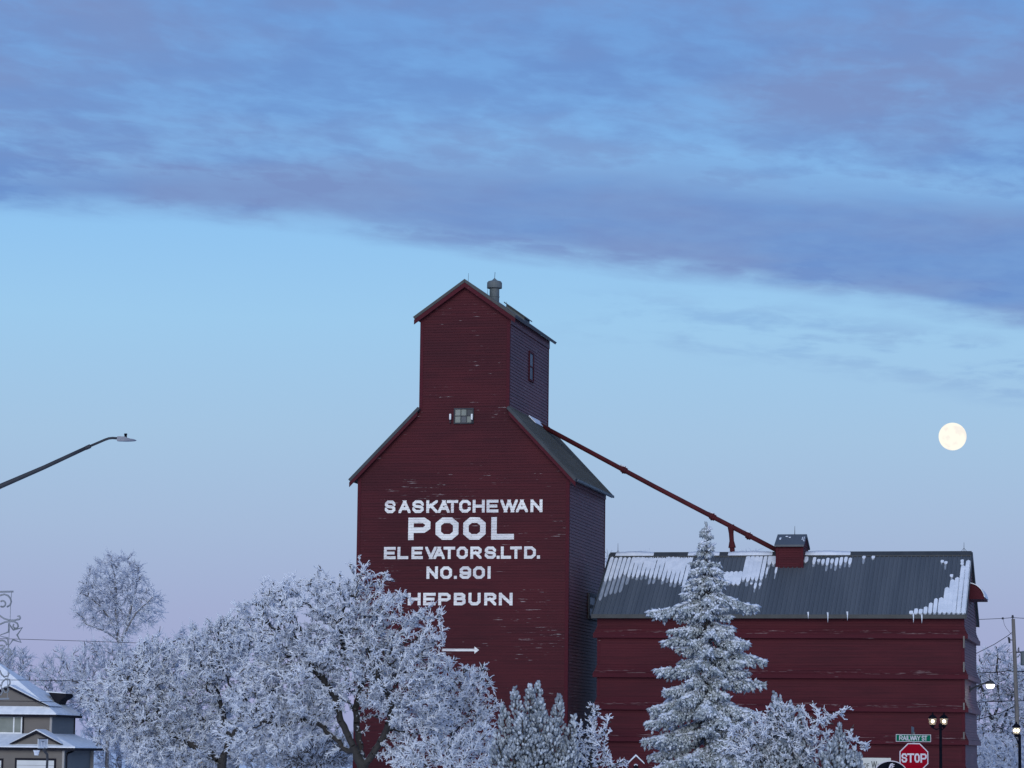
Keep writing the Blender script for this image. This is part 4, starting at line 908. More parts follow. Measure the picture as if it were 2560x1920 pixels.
# ------------------------------------------------------------------ conifers
def conifer(name, label, cat, Y, base_px, apex, profile, seed, gap=.34, per=6, droop=.42, sprig=(.185, .047), mats=None, top_w=.1, specials=(), tipcurl=.06):
    """profile: [(py, half width px)], apex in photograph pixels"""
    rng = np.random.default_rng(seed); s_ = Y / F; g0 = ground(base_px, Y)
    root = thing(name, label, cat, tuple(g0)); A_ = at(apex[0], apex[1], Y) - g0; H_ = A_[2]
    cx = lambda z: A_[0] * (z / H_)
    m1 = MB(); m1.tube([(0, 0, 0), (cx(H_ * .5), 0, H_ * .5), (A_[0], 0, H_ - .1)], [.17, .10, .015], 8); m1.build('trunk', BARK, root, smooth=True)
    zt = [(at(apex[0], py, Y)[2], hw * s_) for py, hw in profile][::-1]
    wz = lambda z: float(np.interp(z, [t[0] for t in zt], [t[1] for t in zt]))
    S0, S1, SR, SM_, W0, W1, WR = [], [], [], [], [], [], []
    def branch(z, phi, L_):
        dirh = np.array([math.cos(phi), math.sin(phi), 0]); n_ = max(4, int(L_ / .085)); dz_ = -droop * rng.uniform(.7, 1.3)
        pts_ = []
        for i in range(n_ + 1):
            t = i / n_
            pts_.append(np.array([cx(z), 0, z]) + dirh * L_ * t + np.array([0, 0, L_ * (dz_ * t * (1.15 - .15 * t) + .10 * t + tipcurl * max(0, t - .65) ** 1.0)]))
        pts_ = np.array(pts_) + np.cumsum(rng.normal(0, .008, (n_ + 1, 3)), 0)
        W0.extend(pts_[:-1]); W1.extend(pts_[1:]); WR.extend(list(.03 * (1 - np.arange(n_) / n_) * min(1, L_ / 2) + .008))
        lat = np.cross(dirh, [0, 0, 1.0])
        for i in range(1, n_ + 1):
            t = i / n_
            if t < .12: continue
            if t > .25 and L_ > .5 and rng.random() < .5:
                q_ = pts_[i] + np.array([0, 0, .045]) + lat * rng.normal(0, .05 + .10 * L_ * (1 - t) * .5); S0.append(q_ - dirh * .10); S1.append(q_ + dirh * rng.uniform(.12, .26) + np.array([0, 0, -.05])); SR.append(rng.uniform(.045, .085)); SM_.append(1)
            ax = unit(pts_[i] - pts_[i - 1])
            for sg in (-1, 1, 0, 0):
                if sg == 0:
                    dd = unit(ax * .8 + rng.normal(0, .5, 3) + np.array([0, 0, .25 if rng.random() < .5 else -.5])); ls = sprig[0] * rng.uniform(.6, 1.1)
                    S0.append(pts_[i]); S1.append(pts_[i] + dd * ls); SR.append(sprig[1] * rng.uniform(.8, 1.25)); SM_.append(1 if dd[2] > -.05 and rng.random() < .8 else 0); continue
                l2 = (.12 + .40 * L_ * (1 - t) ** .55 * min(1, t * 3)) * rng.uniform(.5, 1.1); l2 = min(l2, .80)
                dl = unit(ax * .75 + lat * sg * .8 + np.array([0, 0, -.30 - .5 * rng.random()]))
                k = max(1, int(l2 / .10))
                for q in range(k):
                    b = pts_[i] + dl * l2 * (q + .3) / k + np.array([0, 0, -.10 * (q / k) ** 2])
                    for _ in range(2):
                        dd = unit(dl * .7 + rng.normal(0, .42, 3) + np.array([0, 0, -.30])); ls = sprig[0] * rng.uniform(.6, 1.15)
                        S0.append(b); S1.append(b + dd * ls); SR.append(sprig[1] * rng.uniform(.75, 1.2)); SM_.append(1 if rng.random() < (.62 if dd[2] > -.25 else .22) else 0)
    z = H_ - .12; ph = rng.uniform(0, 6)
    while z > .5:
        w_ = max(wz(z), .08); n_ = per if w_ > .5 else 4
        for i in range(n_):
            if rng.random() < .10 and w_ > .8: continue
            branch(z + rng.uniform(-.1, .1), ph + 2 * math.pi * i / n_ + rng.uniform(-.3, .3), w_ * rng.uniform(.68, 1.08))
        ph += 2.4; z -= gap * (.6 + .4 * min(1, w_))
    for py, hw in specials: branch(at(apex[0], py, Y)[2] + abs(hw) * s_ * droop * .8, (0 if hw > 0 else math.pi) + rng.uniform(-.2, .2), abs(hw) * s_)
    for i in range(26):          # leader
        b = np.array([A_[0], 0, H_ - rng.uniform(0, .9)]); dd = unit(np.array([rng.normal(0, .5), rng.normal(0, .5), .9])); S0.append(b); S1.append(b + dd * sprig[0] * .9); SR.append(sprig[1]); SM_.append(int(rng.random() < .5))
    S0, S1, SR, SM_ = map(np.array, (S0, S1, SR, SM_))
    V, q, t_ = spindles(S0, S1, SR, 4)
    big_mesh('foliage', V, [(q, np.repeat(SM_, 4)), (t_, np.repeat(SM_, 4))], mats or [NEEDLE, NEEDLETIP], root, True)
    V, q = frusta(np.array(W0), np.array(W1), np.array(WR), np.array(WR) * .9, 5); big_mesh('branch_wood', V, [(q, 0)], [FBARK], root, True)
    return root
conifer('spruce_tree', 'tall pointed frost-laden spruce in front of the long red annex', 'spruce tree', 111, 1772, (1765, 1312),
        [(1312, 4), (1350, 22), (1390, 22), (1420, 50), (1460, 55), (1500, 78), (1540, 84), (1580, 94), (1640, 112), (1700, 120), (1760, 138), (1820, 148), (1900, 160), (2000, 165)], 5,
        specials=[(1538, -142), (1512, 128), (1600, 105), (1640, 140), (1700, -128), (1725, 138), (1765, -140), (1600, -108), (1850, -155)])

def bushy_pine(name, label, cat, Y, base_px, leaders, seed, dens=1.0, tuft=(.135, .050), spread=.5):
    """many upright leaders, each clothed in upward-pointing tufts; leaders: (px, py top, half width px, dy)"""
    rng = np.random.default_rng(seed); s_ = Y / F; g0 = ground(base_px, Y); root = thing(name, label, cat, tuple(g0))
    S0, S1, SR, SM_ = [], [], [], []; st = MB()
    for px, py, hw, dy in leaders:
        top_ = at(px, py, Y) - g0 + np.array([0, dy, 0]); foot = np.array([top_[0] * .45, top_[1] * .45, .1]); L_ = np.linalg.norm(top_ - foot)
        st.tube([(0, 0, 0), tuple(foot * .6 + top_ * .4), tuple(top_)], [.08, .05, .01], 6); R_w = hw * s_
        n_ = int(L_ * 190 * dens * (.4 + R_w))
        for _ in range(n_):
            t = rng.random() ** .8; rr = R_w * (min(1.0, 2.1 * t ** .75) if t < .5 else 1.05) * (.35 + .65 * math.sqrt(rng.random()))
            a_ = rng.uniform(0, 2 * math.pi); rad_ = np.array([math.cos(a_), math.sin(a_), 0])
            b = top_ + (foot - top_) * t + rad_ * rr + np.array([0, 0, -.35 * rr])
            dd = unit(rad_ * .45 + np.array([0, 0, 1.0]) + rng.normal(0, .28, 3)); l_ = tuft[0] * rng.uniform(.7, 1.3)
            S0.append(b); S1.append(b + dd * l_); SR.append(tuft[1] * rng.uniform(.75, 1.25)); SM_.append(int(rng.random() < .34))
    st.build('stem', BARK, root, smooth=True)
    S0, S1, SR, SM_ = map(np.array, (S0, S1, SR, SM_)); V, q, t_ = spindles(S0, S1, SR, 5, .55, .5)
    big_mesh('foliage', V, [(q, np.repeat(SM_, 5)), (t_, np.repeat(SM_, 5))], [PINE, PINETIP], root, True)
    return root
bushy_pine('bushy_pine', 'dense grey-green frosted pine bush with several upright tops, below the elevator corner', 'pine bush', 97, 1335,
           [(1287, 1720, 34, 0), (1325, 1712, 30, .3), (1346, 1704, 30, .8), (1398, 1741, 34, .2), (1352, 1752, 40, -.5), (1436, 1790, 28, 0), (1255, 1765, 30, .2), (1305, 1790, 55, -.8), (1385, 1800, 50, -.7), (1240, 1830, 38, -.3), (1340, 1840, 70, -1.1), (1430, 1850, 50, -.6), (1280, 1850, 55, -1.0)], 3)
bushy_pine('bushy_pine', 'smaller frosted pine bush beside the white signboard', 'pine bush', 92, 2090,
           [(2100, 1813, 26, 0), (2135, 1866, 22, -.2), (2150, 1884, 18, 0), (2075, 1850, 34, -.4), (2110, 1870, 36, -.6), (2050, 1880, 36, -.3)], 7)
bushy_pine('bushy_pine', 'frosted pine tops rising out of the broad white shrub near the spruce', 'pine bush', 94.5, 1950,
           [(1937, 1730, 20, .2), (1955, 1745, 18, .4), (1977, 1755, 20, .2), (2005, 1777, 22, .3), (1925, 1785, 40, -.2), (1975, 1800, 40, .1), (1890, 1830, 40, -.4), (1950, 1850, 45, -.8), (2010, 1850, 40, -.6)], 9)

# ------------------------------------------------------------------ moon
mo = bpy.data.meshes.new('moon'); bm = bmesh.new(); bmesh.ops.create_uvsphere(bm, u_segments=64, v_segments=32, radius=34.8 / F * 6000); bm.to_mesh(mo); bm.free()
mo.polygons.foreach_set('use_smooth', [True] * len(mo.polygons))
mm_ = bpy.data.materials.new('moonlit_surface'); mm_.use_nodes = True; t = NT(mm_.node_tree); t.n.clear()
mc = t.mix(t.step(t.noise(t.coord('Object'), .05, 4, .5), .44, .62), (1.0, .97, .85), (.93, .87, .79))
em = t.n.new('ShaderNodeEmission'); t.put(em, 0, mc); em.inputs[1].default_value = 1.04
o_ = t.n.new('ShaderNodeOutputMaterial'); t.l.new(em.outputs[0], o_.inputs[0]); mo.materials.append(mm_)
moon = bpy.data.objects.new('moon', mo); COL.objects.link(moon); moon.location = at(2381.4, 1091.3, 6000)
tag(moon, 'full pale moon low in the blue sky', 'moon')

# ------------------------------------------------------------------ house
HF = Frame(at(129, 1800, 230), 11.0)
SIDING = varied('taupe_vinyl_siding', (0.112, 0.100, 0.092), (0.125, 0.112, 0.103), .5, .6)
SIDE2 = varied('grey_vinyl_siding', (0.105, 0.115, 0.120), (0.115, 0.125, 0.13), .5, .6)
FASCIA = varied('dark_fascia', (0.012, 0.012, 0.018), (0.017, 0.017, 0.023), 1, .8, spec=.08)
LTRIM = varied('pale_corner_trim', (0.26, 0.25, 0.245), (0.30, 0.29, 0.28), 1, .5)
DOORW = varied('white_garage_door', (0.52, 0.54, 0.55), (0.56, 0.58, 0.59), 1, .5)
house = thing('house', 'grey two-storey house with snowy hip roofs and a white garage door at far left', 'house', HF.o, HF.yaw)
hp_ = lambda px, py, y=0.0: HF.front(px, py, y)
SD = HF.side(186, 1850, 0)[1]; zU = hp_(60, 1786)[2]; zL2 = hp_(128, 1838)[2]
hx0 = -9.5
def hsiding(poly, mp, mat_, name, h=.15):
    m1 = MB(); siding(m1, poly, mp, h, lip=.02); return m1.build(name, mat_, house, recalc=False)
GY = -2.0
gR = HF.front(160, 1895, GY)[0]; zE = hp_(100, 1869, GY - .4)[2]
hsiding([(hx0, 0), (0, 0), (0, zU), (hx0, zU)], lambda u, o_, z: (u, -o_, z), SIDING, 'upper_front_wall')
hsiding([(0, 0), (SD, 0), (SD, zU), (0, zU)], lambda u, o_, z: (o_, u, z), SIDE2, 'upper_side_wall')
GS = HF.side(226, 1890, gR)[1]
hsiding([(hx0, 0), (gR, 0), (gR, zE), (hx0, zE)], lambda u, o_, z: (u, GY - o_, z), SIDING, 'garage_front_wall')
hsiding([(GY, 0), (GS, 0), (GS, zE), (GY, zE)], lambda u, o_, z: (gR + o_, u, z), SIDE2, 'garage_side_wall')
for x, y, a, b in ((0, 0, zL2, zU), (gR, GY, 0, zE)):
    m1 = MB(); m1.box((x - .14, y - .03, a), (x + .03, y + .10, b)); m1.build('corner_trim', LTRIM, house)
m1 = MB(); m1.box((gR - .6, GS, 0), (gR + .25, GS + .1, zE)); m1.build('side_panel', LTRIM, house)
# roofs: snow over a dark fascia
def hroof(faces, name, th=.10, fas=.2):
    """snow sheet following the roof faces, with the dark roof edge beneath it"""
    m1 = MB()
    for f in faces:
        n = len(f); m1.add([(p[0], p[1], p[2] + th) for p in f] + [tuple(p) for p in f], [tuple(range(n))] + [(i, (i + 1) % n, n + (i + 1) % n, n + i) for i in range(n)])
    m2 = MB()
    for f in faces:
        n = len(f); m2.add([(p[0] * 1.0, p[1], p[2] - .004) for p in f] + [(p[0], p[1], p[2] - fas) for p in f], [tuple(range(n)), tuple(range(n, 2 * n))[::-1]] + [(i, (i + 1) % n, n + (i + 1) % n, n + i) for i in range(n)])
    o = m2.build(name, FASCIA, house, recalc=False); m1.build('roof_snow', SNOW, o, recalc=False); return o
ex = HF.side(206, 1783, .5)[1]
xE, yB = .5, ex
apx = hp_(-18, 1650, yB * .5)
hroof([[(hx0 - .5, -.4, zU), (xE, -.4, zU), tuple(apx), (hx0 - .5, apx[1], apx[2])], [(xE, -.4, zU), (xE, yB, zU), tuple(apx)], [(xE, yB, zU), (hx0 - .5, yB, zU), (hx0 - .5, apx[1], apx[2]), tuple(apx)]], 'main_roof')
xS = gR + 1.0; yS = HF.side(262, 1869, xS)[1]
zt = zL2 + .02
hroof([[(hx0 - .5, GY - .4, zE), (xS, GY - .4, zE), (.02, -.02, zt), (hx0 - .5, -.02, zt)], [(xS, GY - .4, zE), (xS, yS, zE), (.02, SD, zt), (.02, -.02, zt)]], 'garage_roof')
def hgable(apex_px, right_px, y, yback, name, left=None, fas=.17, snow=.10):
    A_ = hp_(*apex_px, y); B_ = hp_(*right_px, y); hw = B_[0] - A_[0]; Lx = A_[0] - hw; zb = B_[2]
    m1 = MB(); siding(m1, [(u, z) for u, z in ((A_[0] - hw * .86, zb), (A_[0] + hw * .86, zb), (A_[0], A_[2] - .22))], lambda u, o_, z: (z * 0 + u, y + .25 - o_, z), .15, lip=.015); m1.build(name + '_wall', SIDING, house, recalc=False)
    m2 = MB(); m3 = MB()
    for sg in (-1, 1):
        e_ = (A_[0] + sg * hw, zb); t_ = (A_[0], A_[2])
        m2.prism([e_, t_, (t_[0], t_[1] - fas * 1.25), (e_[0] - sg * fas * 1.6, e_[1] - .0)], y, y + .2, 'y')
        m3.prism([(e_[0] - sg * .10, e_[1] + .04), (t_[0], t_[1] + .002), (t_[0], t_[1] + snow), (e_[0] - sg * .12, e_[1] + snow * .9)], y + .05, yback, 'y')
    o = m2.build(name + '_fascia', FASCIA, house); m3.build('roof_snow', SNOW, o); return o
hgable((20, 1714), (125, 1766), -.25, apx[1], 'upper_gable')
hgable((90, 1826), (156, 1861), GY - .25, -.02, 'garage_gable')
# small eave return on the right-hand back of the main roof
q0 = HF.front(121, 1731, yB * .55); q1 = HF.front(180, 1737, yB * .80)
m1 = MB(); m1.prism([(q0[0], q0[2]), (q1[0], q1[2] + .06), (q1[0], q1[2] - .14), (q1[0] - .5, q1[2] - .5), (q1[0] - .65, q1[2] - .9)], yB * .55, yB * .85, 'y'); dm = m1.build('side_gable', FASCIA, house)
m1 = MB(); m1.prism([(q0[0] - .2, q0[2] + .01), (q1[0], q1[2] + .07), (q1[0] - .02, q1[2] + .12), (q0[0] - .2, q0[2] + .10)], yB * .55, yB * .85, 'y'); m1.build('roof_snow', SNOW, dm)
for pts_, y in (([(203, 1786), (196, 1791), (187, 1792)], SD * .97), ([(180, 1742), (176, 1746), (163, 1750)], SD * .9)):
    P3 = [HF.front(px, py, y) for px, py in pts_]; m1 = MB(); m1.tube(P3 + ([P3[-1] + np.array([0, 0, -1.6])] if y > SD * .95 else []), .06, 6); m1.build('downspout', FASCIA, house)
P3 = [HF.side(185, 1874, gR + .1), HF.side(182, 1879, gR + .1), HF.side(169, 1884, gR + .1), HF.side(167, 1890, gR + .1)]; P3.append(P3[-1] * np.array([1, 1, 0]))
m1 = MB(); m1.tube(P3, .06, 6); m1.build('downspout', FASCIA, house)
a, b = hp_(-40, 1834, -.02), hp_(57, 1789, -.02)
wn = window(house, a[0] + .15, b[0] - .12, a[2] + .12, b[2] - .12, -.02, 1, 1, WHITETRIM, [PANE], .10, .1, depth=.05)
m1 = MB(); xa = hp_(35, 1810, -.02)[0]; m1.box((xa - .05, -.075, a[2] + .12), (xa + .05, -.04, b[2] - .12)); m1.build('mullion', WHITETRIM, wn)
m1 = MB()
for lo, hi in (((a[0] - .08, -.06, a[2] - .12), (b[0] + .12, -.022, a[2] + .0)), ((a[0] - .08, -.06, b[2] - .02), (b[0] + .12, -.022, b[2] + .1)), ((b[0] - .0, -.06, a[2]), (b[0] + .12, -.022, b[2] - .02))): m1.box(lo, hi)
m1.build('dark_casing', FASCIA, wn)
m1 = MB(); bz_ = hp_(0, 1842)[2]; m1.box((hx0, -.06, bz_ - .12), (hp_(45, 1845)[0], -.022, bz_ + .0)); m1.build('trim_band', FASCIA, house)
for px0, px1, py in ((38, 141, 1896), (-90, 9, 1896)):
    a, b = hp_(px0, py, GY), hp_(px1, py, GY); w_ = .16
    m1 = MB(); m1.box((a[0], GY - .06, 0), (a[0] + w_, GY - .022, b[2])); m1.box((b[0] - w_, GY - .06, 0), (b[0], GY - .022, b[2])); m1.box((a[0] + w_, GY - .06, b[2] - w_), (b[0] - w_, GY - .022, b[2])); gf = m1.build('garage_door_frame', FASCIA, house)
    m1 = MB()
    for k in range(4):
        z0, z1 = (b[2] - w_) * k / 4, (b[2] - w_) * (k + 1) / 4; m1.box((a[0] + w_, GY - .045, z0 + .01), (b[0] - w_, GY - .024, z1 - .01))
    m1.build('garage_door', DOORW, gf)

# ------------------------------------------------------------------ basketball hoop in front of the house
bo = at(107, 1858, 205); gb = ground(118, 205); hoop = thing('basketball_hoop', 'basketball hoop with clear backboard on a dark pole, in front of the grey house', 'basketball hoop', tuple(gb))
r_ = lambda px, py, dy=0: at(px, py, 205) - gb + np.array([0, dy, 0])
m1 = MB(); m1.tube([(0, 0, 0), r_(118.5, 1899), r_(118, 1886), r_(107, 1874, .2)], .085, 8); m1.tube([r_(118, 1888), r_(110, 1868, .2)], .05, 6); m1.build('pole', DARKMETAL, hoop)
c0, c1 = r_(97.5, 1869.5), r_(117, 1847)
bbm = MB(); bbm.add([(c0[0], -.35, c0[2]), (c1[0], .35, c0[2]), (c1[0], .35, c1[2]), (c0[0], -.35, c1[2])] + [(c0[0] + .03, -.31, c0[2]), (c1[0] + .03, .39, c0[2]), (c1[0] + .03, .39, c1[2]), (c0[0] + .03, -.31, c1[2])],
    [(0, 1, 2, 3), (7, 6, 5, 4), (0, 4, 5, 1), (1, 5, 6, 2), (2, 6, 7, 3), (3, 7, 4, 0)])
CLEAR = bpy.data.materials.new('clear_acrylic'); CLEAR.use_nodes = True; t = NT(CLEAR.node_tree); bs = t.n['Principled BSDF']; bs.inputs['Base Color'].default_value = (.55, .6, .68, 1); bs.inputs['Alpha'].default_value = .45; bs.inputs['Roughness'].default_value = .2
bb = bbm.build('backboard', CLEAR, hoop)
m1 = MB(); q = lambda u, v: (c0[0] + (c1[0] - c0[0]) * u - .02, -.35 + .7 * u, c0[2] + (c1[2] - c0[2]) * v)
m1.tube([q(0, 1), q(1, 1)], .035, 5); m1.tube([q(.36, .68), q(.66, .68)], .03, 5); m1.build('board_marking', FASCIA, bb)
m1 = MB(); m1.tube([q(0, 0), q(0, 1)], .03, 5); m1.tube([q(1, 0), q(1, 1)], .03, 5); m1.tube([q(0, 0), q(1, 0)], .03, 5); m1.tube([q(.36, .1), q(.36, .68)], .025, 5); m1.tube([q(.66, .1), q(.66, .68)], .025, 5); m1.build('board_frame', WHITETRIM, bb)
rc_ = r_(91.5, 1875)
m1 = MB(); ci = [(rc_[0] + .23 * math.cos(a_), rc_[1] + .23 * math.sin(a_), rc_[2]) for a_ in np.linspace(0, 2 * math.pi, 17)]; m1.tube(ci, .018, 5, cap=False); m1.tube([(rc_[0] + .22, rc_[1], rc_[2]), r_(101, 1873)], .03, 5); rim = m1.build('rim', DARKMETAL, hoop)
m1 = MB()
for i in range(12):
    a0, a1 = 2 * math.pi * i / 12, 2 * math.pi * (i + .5) / 12
    for sg in (1, -1): m1.tube([(rc_[0] + .22 * math.cos(a0), rc_[1] + .22 * math.sin(a0), rc_[2]), (rc_[0] + .15 * math.cos(a0 + sg * .3), rc_[1] + .15 * math.sin(a0 + sg * .3), rc_[2] - .2), (rc_[0] + .12 * math.cos(a0 + sg * .5), rc_[1] + .12 * math.sin(a0 + sg * .5), rc_[2] - .36)], .022, 4)
m1.build('net', FROST, rim)

# ------------------------------------------------------------------ small shed glimpsed behind the leaning trunk
SF = Frame(at(530, 1890, 165), 12.0)
shed = thing('shed', 'small beige shed with a snowy roof glimpsed behind the leaning dark trunk', 'shed', SF.o, SF.yaw)
BEIGE = varied('beige_stucco', (.24, .20, .16), (.28, .235, .19), 1, .7)
m1 = MB(); siding(m1, [(-.8, 0), (.8, 0), (.8, 2.0), (-.8, 2.0)], lambda u, o_, z: (u, -o_, z), .2); siding(m1, [(0, 0), (2.5, 0), (2.5, 2.0), (0, 2.0)], lambda u, o_, z: (.8 + o_, u, z), .2); m1.build('wall', BEIGE, shed, recalc=False)
m1 = MB(); m1.prism([(-.3, 1.95), (1.25, 2.6), (2.8, 1.95), (2.8, 2.01), (2.2, 2.5), (1.25, 2.8), (.3, 2.5), (-.3, 2.01)], -1.0, 1.0, 'x'); m1.build('snowy_roof', SNOW, shed)

# ------------------------------------------------------------------ street lamp with the long arm, at left
YL = 80
tipL_ = at(345, 1101, YL); gl = ground(-62, YL)
sl = thing('street_lamp', 'unlit flat-headed street lamp on a long sloping arm against the open sky', 'street lamp', tuple(gl))
r_ = lambda px, py: at(px, py, YL) - gl
root_ = r_(-62, 1246)
m1 = MB(); m1.lathe([(.17, 0), (.17, .1), (.12, .15), (.085, root_[2] + .3), (.03, root_[2] + .34)], (0, 0, 0), 14); m1.build('pole', DARKMETAL, sl, smooth=True)
m1 = MB(); m1.tube([tuple(root_), r_(0, 1216), r_(110, 1168.5), r_(221, 1117)], [.076, .070, .058, .050], 12); m1.tube([r_(219, 1118), r_(262, 1099.5), r_(272, 1096), r_(281, 1095), r_(297, 1096)], .034, 12); arm = m1.build('arm', DARKMETAL, sl, smooth=True)
m1 = MB(); m1.tube([r_(214, 1120.5), r_(226, 1115)], .057, 12); m1.build('arm_clamp', DARKMETAL, arm)
LAMPGREY = varied('lamp_grey_casting', (.20, .21, .24), (.24, .25, .28), 3, .5)
m1 = MB(); hd = [(293, 1091.5, 1102.5), (297, 1091, 1103), (313, 1092, 1103.2), (318, 1094.5, 1103), (326, 1097, 1102.8), (336, 1098.5, 1102.3), (341, 1100.8, 1101.3)]
vs = []
for i, (px, y0, y1) in enumerate(hd):
    a, b = r_(px, y0), r_(px, y1); hw_ = [.08, .09, .13, .15, .15, .12, .05][i]
    vs += [(a[0], -hw_ * .6, a[2]), (a[0], hw_ * .6, a[2]), (b[0], hw_, (a[2] * .35 + b[2] * .65)), (b[0], hw_ * .9, b[2]), (b[0], -hw_ * .9, b[2]), (b[0], -hw_, a[2] * .35 + b[2] * .65)]
k = len(hd); m1.add(vs, [(i * 6 + j, i * 6 + (j + 1) % 6, (i + 1) * 6 + (j + 1) % 6, (i + 1) * 6 + j) for i in range(k - 1) for j in range(6)] + [tuple(range(6))[::-1], tuple(range(6 * k - 6, 6 * k))])
head = m1.build('lamp_head', LAMPGREY, sl)
c = r_(314, 1092.5); m1 = MB(); m1.lathe([(.036, -.01), (.036, .05), (.043, .055), (.043, .088), (.038, .095)], tuple(c), 12); m1.build('photocell', BLACK, head, smooth=False)

# ------------------------------------------------------------------ wrought star ornament hung on a pole at the left edge
YS_ = 50; gs = ground(-70, YS_); star = thing('star_ornament', 'scrolled metal street decoration with a five-pointed star, at the left edge', 'street decoration', tuple(gs))
r_ = lambda px, py: at(px, py, YS_) - gs
K = 140 / 774.0
def zp(pts_): return [r_(x * K, 1460 + y * K) for x, y in pts_]
WIRE = varied('frosted_ornament_wire', (.15, .17, .19), (.24, .26, .29), 3, .6)
m1 = MB(); tp_ = r_(-70, 1440); m1.tube([(0, 0, 0), (0, 0, tp_[2])], [.07, .05], 10); m1.build('pole', DARKMETAL, star)
def spiral(cx, cy, r0, r1, a0, a1, n=26): return [(cx + (r0 + (r1 - r0) * i / n) * math.cos(a0 + (a1 - a0) * i / n), cy + (r0 + (r1 - r0) * i / n) * math.sin(a0 + (a1 - a0) * i / n)) for i in range(n + 1)]
pi = math.pi
m1 = MB(); m1.tube(zp([(-390, 112), (0, 108), (185, 104)]), .016, 6); m1.tube(zp([(-390, 1590), (0, 1588), (125, 1584)]), .016, 6); m1.build('crossbar', WIRE, star)
m1 = MB(); m1.tube(zp([(160, 110), (145, 300), (140, 480), (125, 700), (118, 930), (112, 1150), (105, 1380), (100, 1590)]), .006, 5); m1.build('edge_wire', WIRE, star)
scr = [[(-60, 180), (0, 158), (60, 142), (110, 160), (145, 200), (155, 245), (140, 290), (95, 318)], spiral(35, 272, 38, 46, -pi * .75, pi * 1.25)[:20],
       [(-60, 390), (0, 440), (60, 480), (140, 502), (200, 500), (240, 492)], spiral(255, 462, 14, 32, pi * .2 + pi, pi * 2.75),
       [(-60, 590), (0, 556), (70, 526), (140, 516), (200, 520), (240, 545), (252, 585), (235, 612), (200, 610), (180, 585), (190, 550)],
       spiral(18, 845, 40, 75, 0, pi * 2.0), [(-20, 850), (40, 850)], [(60, 950), (75, 905), (115, 893), (150, 920), (150, 965), (120, 980), (100, 950)],
       [(-50, 1180), (0, 1200), (20, 1250), (60, 1285), (110, 1270), (125, 1225)], [(-50, 1330), (20, 1420), (30, 1360), (80, 1310), (130, 1320), (140, 1370), (110, 1420), (60, 1430)],
       [(-50, 1530), (10, 1530), (35, 1490), (20, 1430)], [(35, 1440), (70, 1500), (110, 1490), (120, 1440)]]
for sc in scr:
    m1 = MB(); m1.tube(zp(sc), .015, 6); m1.build('scroll', WIRE, star, smooth=True)
st_ = [(118, 545), (185, 635), (308, 604), (236, 705), (290, 806), (178, 770), (113, 865), (105, 745), (-20, 715), (118, 662)]
m1 = MB(); m1.tube(zp(st_ + st_[:2]), .016, 6); m1.build('star', WIRE, star)

# ------------------------------------------------------------------ signs at the crossing
YT = 75
REDSIGN = varied('stop_sign_red', (.245, .004, .014), (.22, .004, .013), 4, .9, spec=0.0); SIGNW = varied('sign_white', (.56, .54, .58), (.50, .48, .53), 5, .7, spec=.1)
GREEN = varied('street_sign_green', (.003, .120, .066), (.004, .105, .058), 4, .9, spec=0.0)
gt = ground(2284, YT); stop = thing('stop_sign', 'red octagonal stop sign with a green street name plate above it', 'stop sign', tuple(gt))
r_ = lambda px, py: at(px, py, YT) - gt
cS = r_(2284, 1894); R8 = .392
oct_ = lambda rr: [(cS[0] + rr * math.cos(pi / 8 + i * pi / 4), cS[2] + rr * math.sin(pi / 8 + i * pi / 4)) for i in range(8)]
m1 = MB(); m1.prism(oct_(R8), -.062, -.05, 'y'); m1.build('sign_border', SIGNW, stop)
m1 = MB(); m1.prism(oct_(R8 * .93), -.066, -.0622, 'y'); m1.build('sign_face', REDSIGN, stop)
flat = lambda y0: (lambda u, o_, z: (u, y0 - o_, z))
m1 = MB(); L4 = []
for ch, a, b in (('S', 852, 915), ('T', 918, 990), ('O', 995, 1055), ('P', 1062, 1132)):
    pa, pb = r_(2060 + a * .22604, 1900)[0], r_(2060 + b * .22604, 1900)[0]; zt_, zb_ = r_(2284, 1640 + 1078 * .22604)[2], r_(2284, 1640 + 1178 * .22604)[2]; L4.append((ch, pa, pb, zb_, zt_, .040))
lettering(m1, L4, flat(-.068)); m1.build('sign_lettering', SIGNW, stop, recalc=False)
m1 = MB(); zt_ = r_(2284, 1831)[2]; m1.box((-.03, -.045, 0), (.03, .02, zt_)); m1.build('post', STEEL, stop)
a, b = r_(2239, 1854), r_(2326.5, 1836.5)
def skew(x): return -.006 * (x - a[0])
m1 = MB(); m1.box((a[0], -.058, a[2]), (b[0], -.048, b[2])); np_ = m1.build('name_plate_border', SIGNW, stop)
m1 = MB(); m1.box((a[0] + .012, -.061, a[2] + .012), (b[0] - .012, -.0585, b[2] - .012)); m1.build('name_plate', GREEN, np_)
m1 = MB(); L5 = []
for ch, xa, xb in (('R', 828, 866), ('A', 868, 906), ('I', 908, 918), ('L', 920, 948), ('W', 946, 998), ('A', 990, 1026), ('Y', 1022, 1062), ('S', 1076, 1106), ('T', 1108, 1136)):
    L5.append((ch, r_(2060 + xa * .22604, 1845)[0], r_(2060 + xb * .22604, 1845)[0], a[2] + .033, b[2] - .030, .0175))
lettering(m1, L5, flat(-.063)); m1.build('name_plate_lettering', SIGNW, np_, recalc=False)
a2, b2 = r_(2277, 1836.5), r_(2289, 1816)
m1 = MB(); m1.add([(a2[0], -.10, a2[2]), (b2[0], .34, a2[2]), (b2[0], .34, b2[2] - .02), (a2[0], -.10, b2[2]), (a2[0] + .006, -.11, a2[2]), (b2[0] + .006, .33, a2[2]), (b2[0] + .006, .33, b2[2] - .02), (a2[0] + .006, -.11, b2[2])],
                  [(0, 1, 2, 3), (7, 6, 5, 4), (0, 4, 5, 1), (1, 5, 6, 2), (2, 6, 7, 3), (3, 7, 4, 0)]); m1.build('cross_street_plate', STEEL, stop)
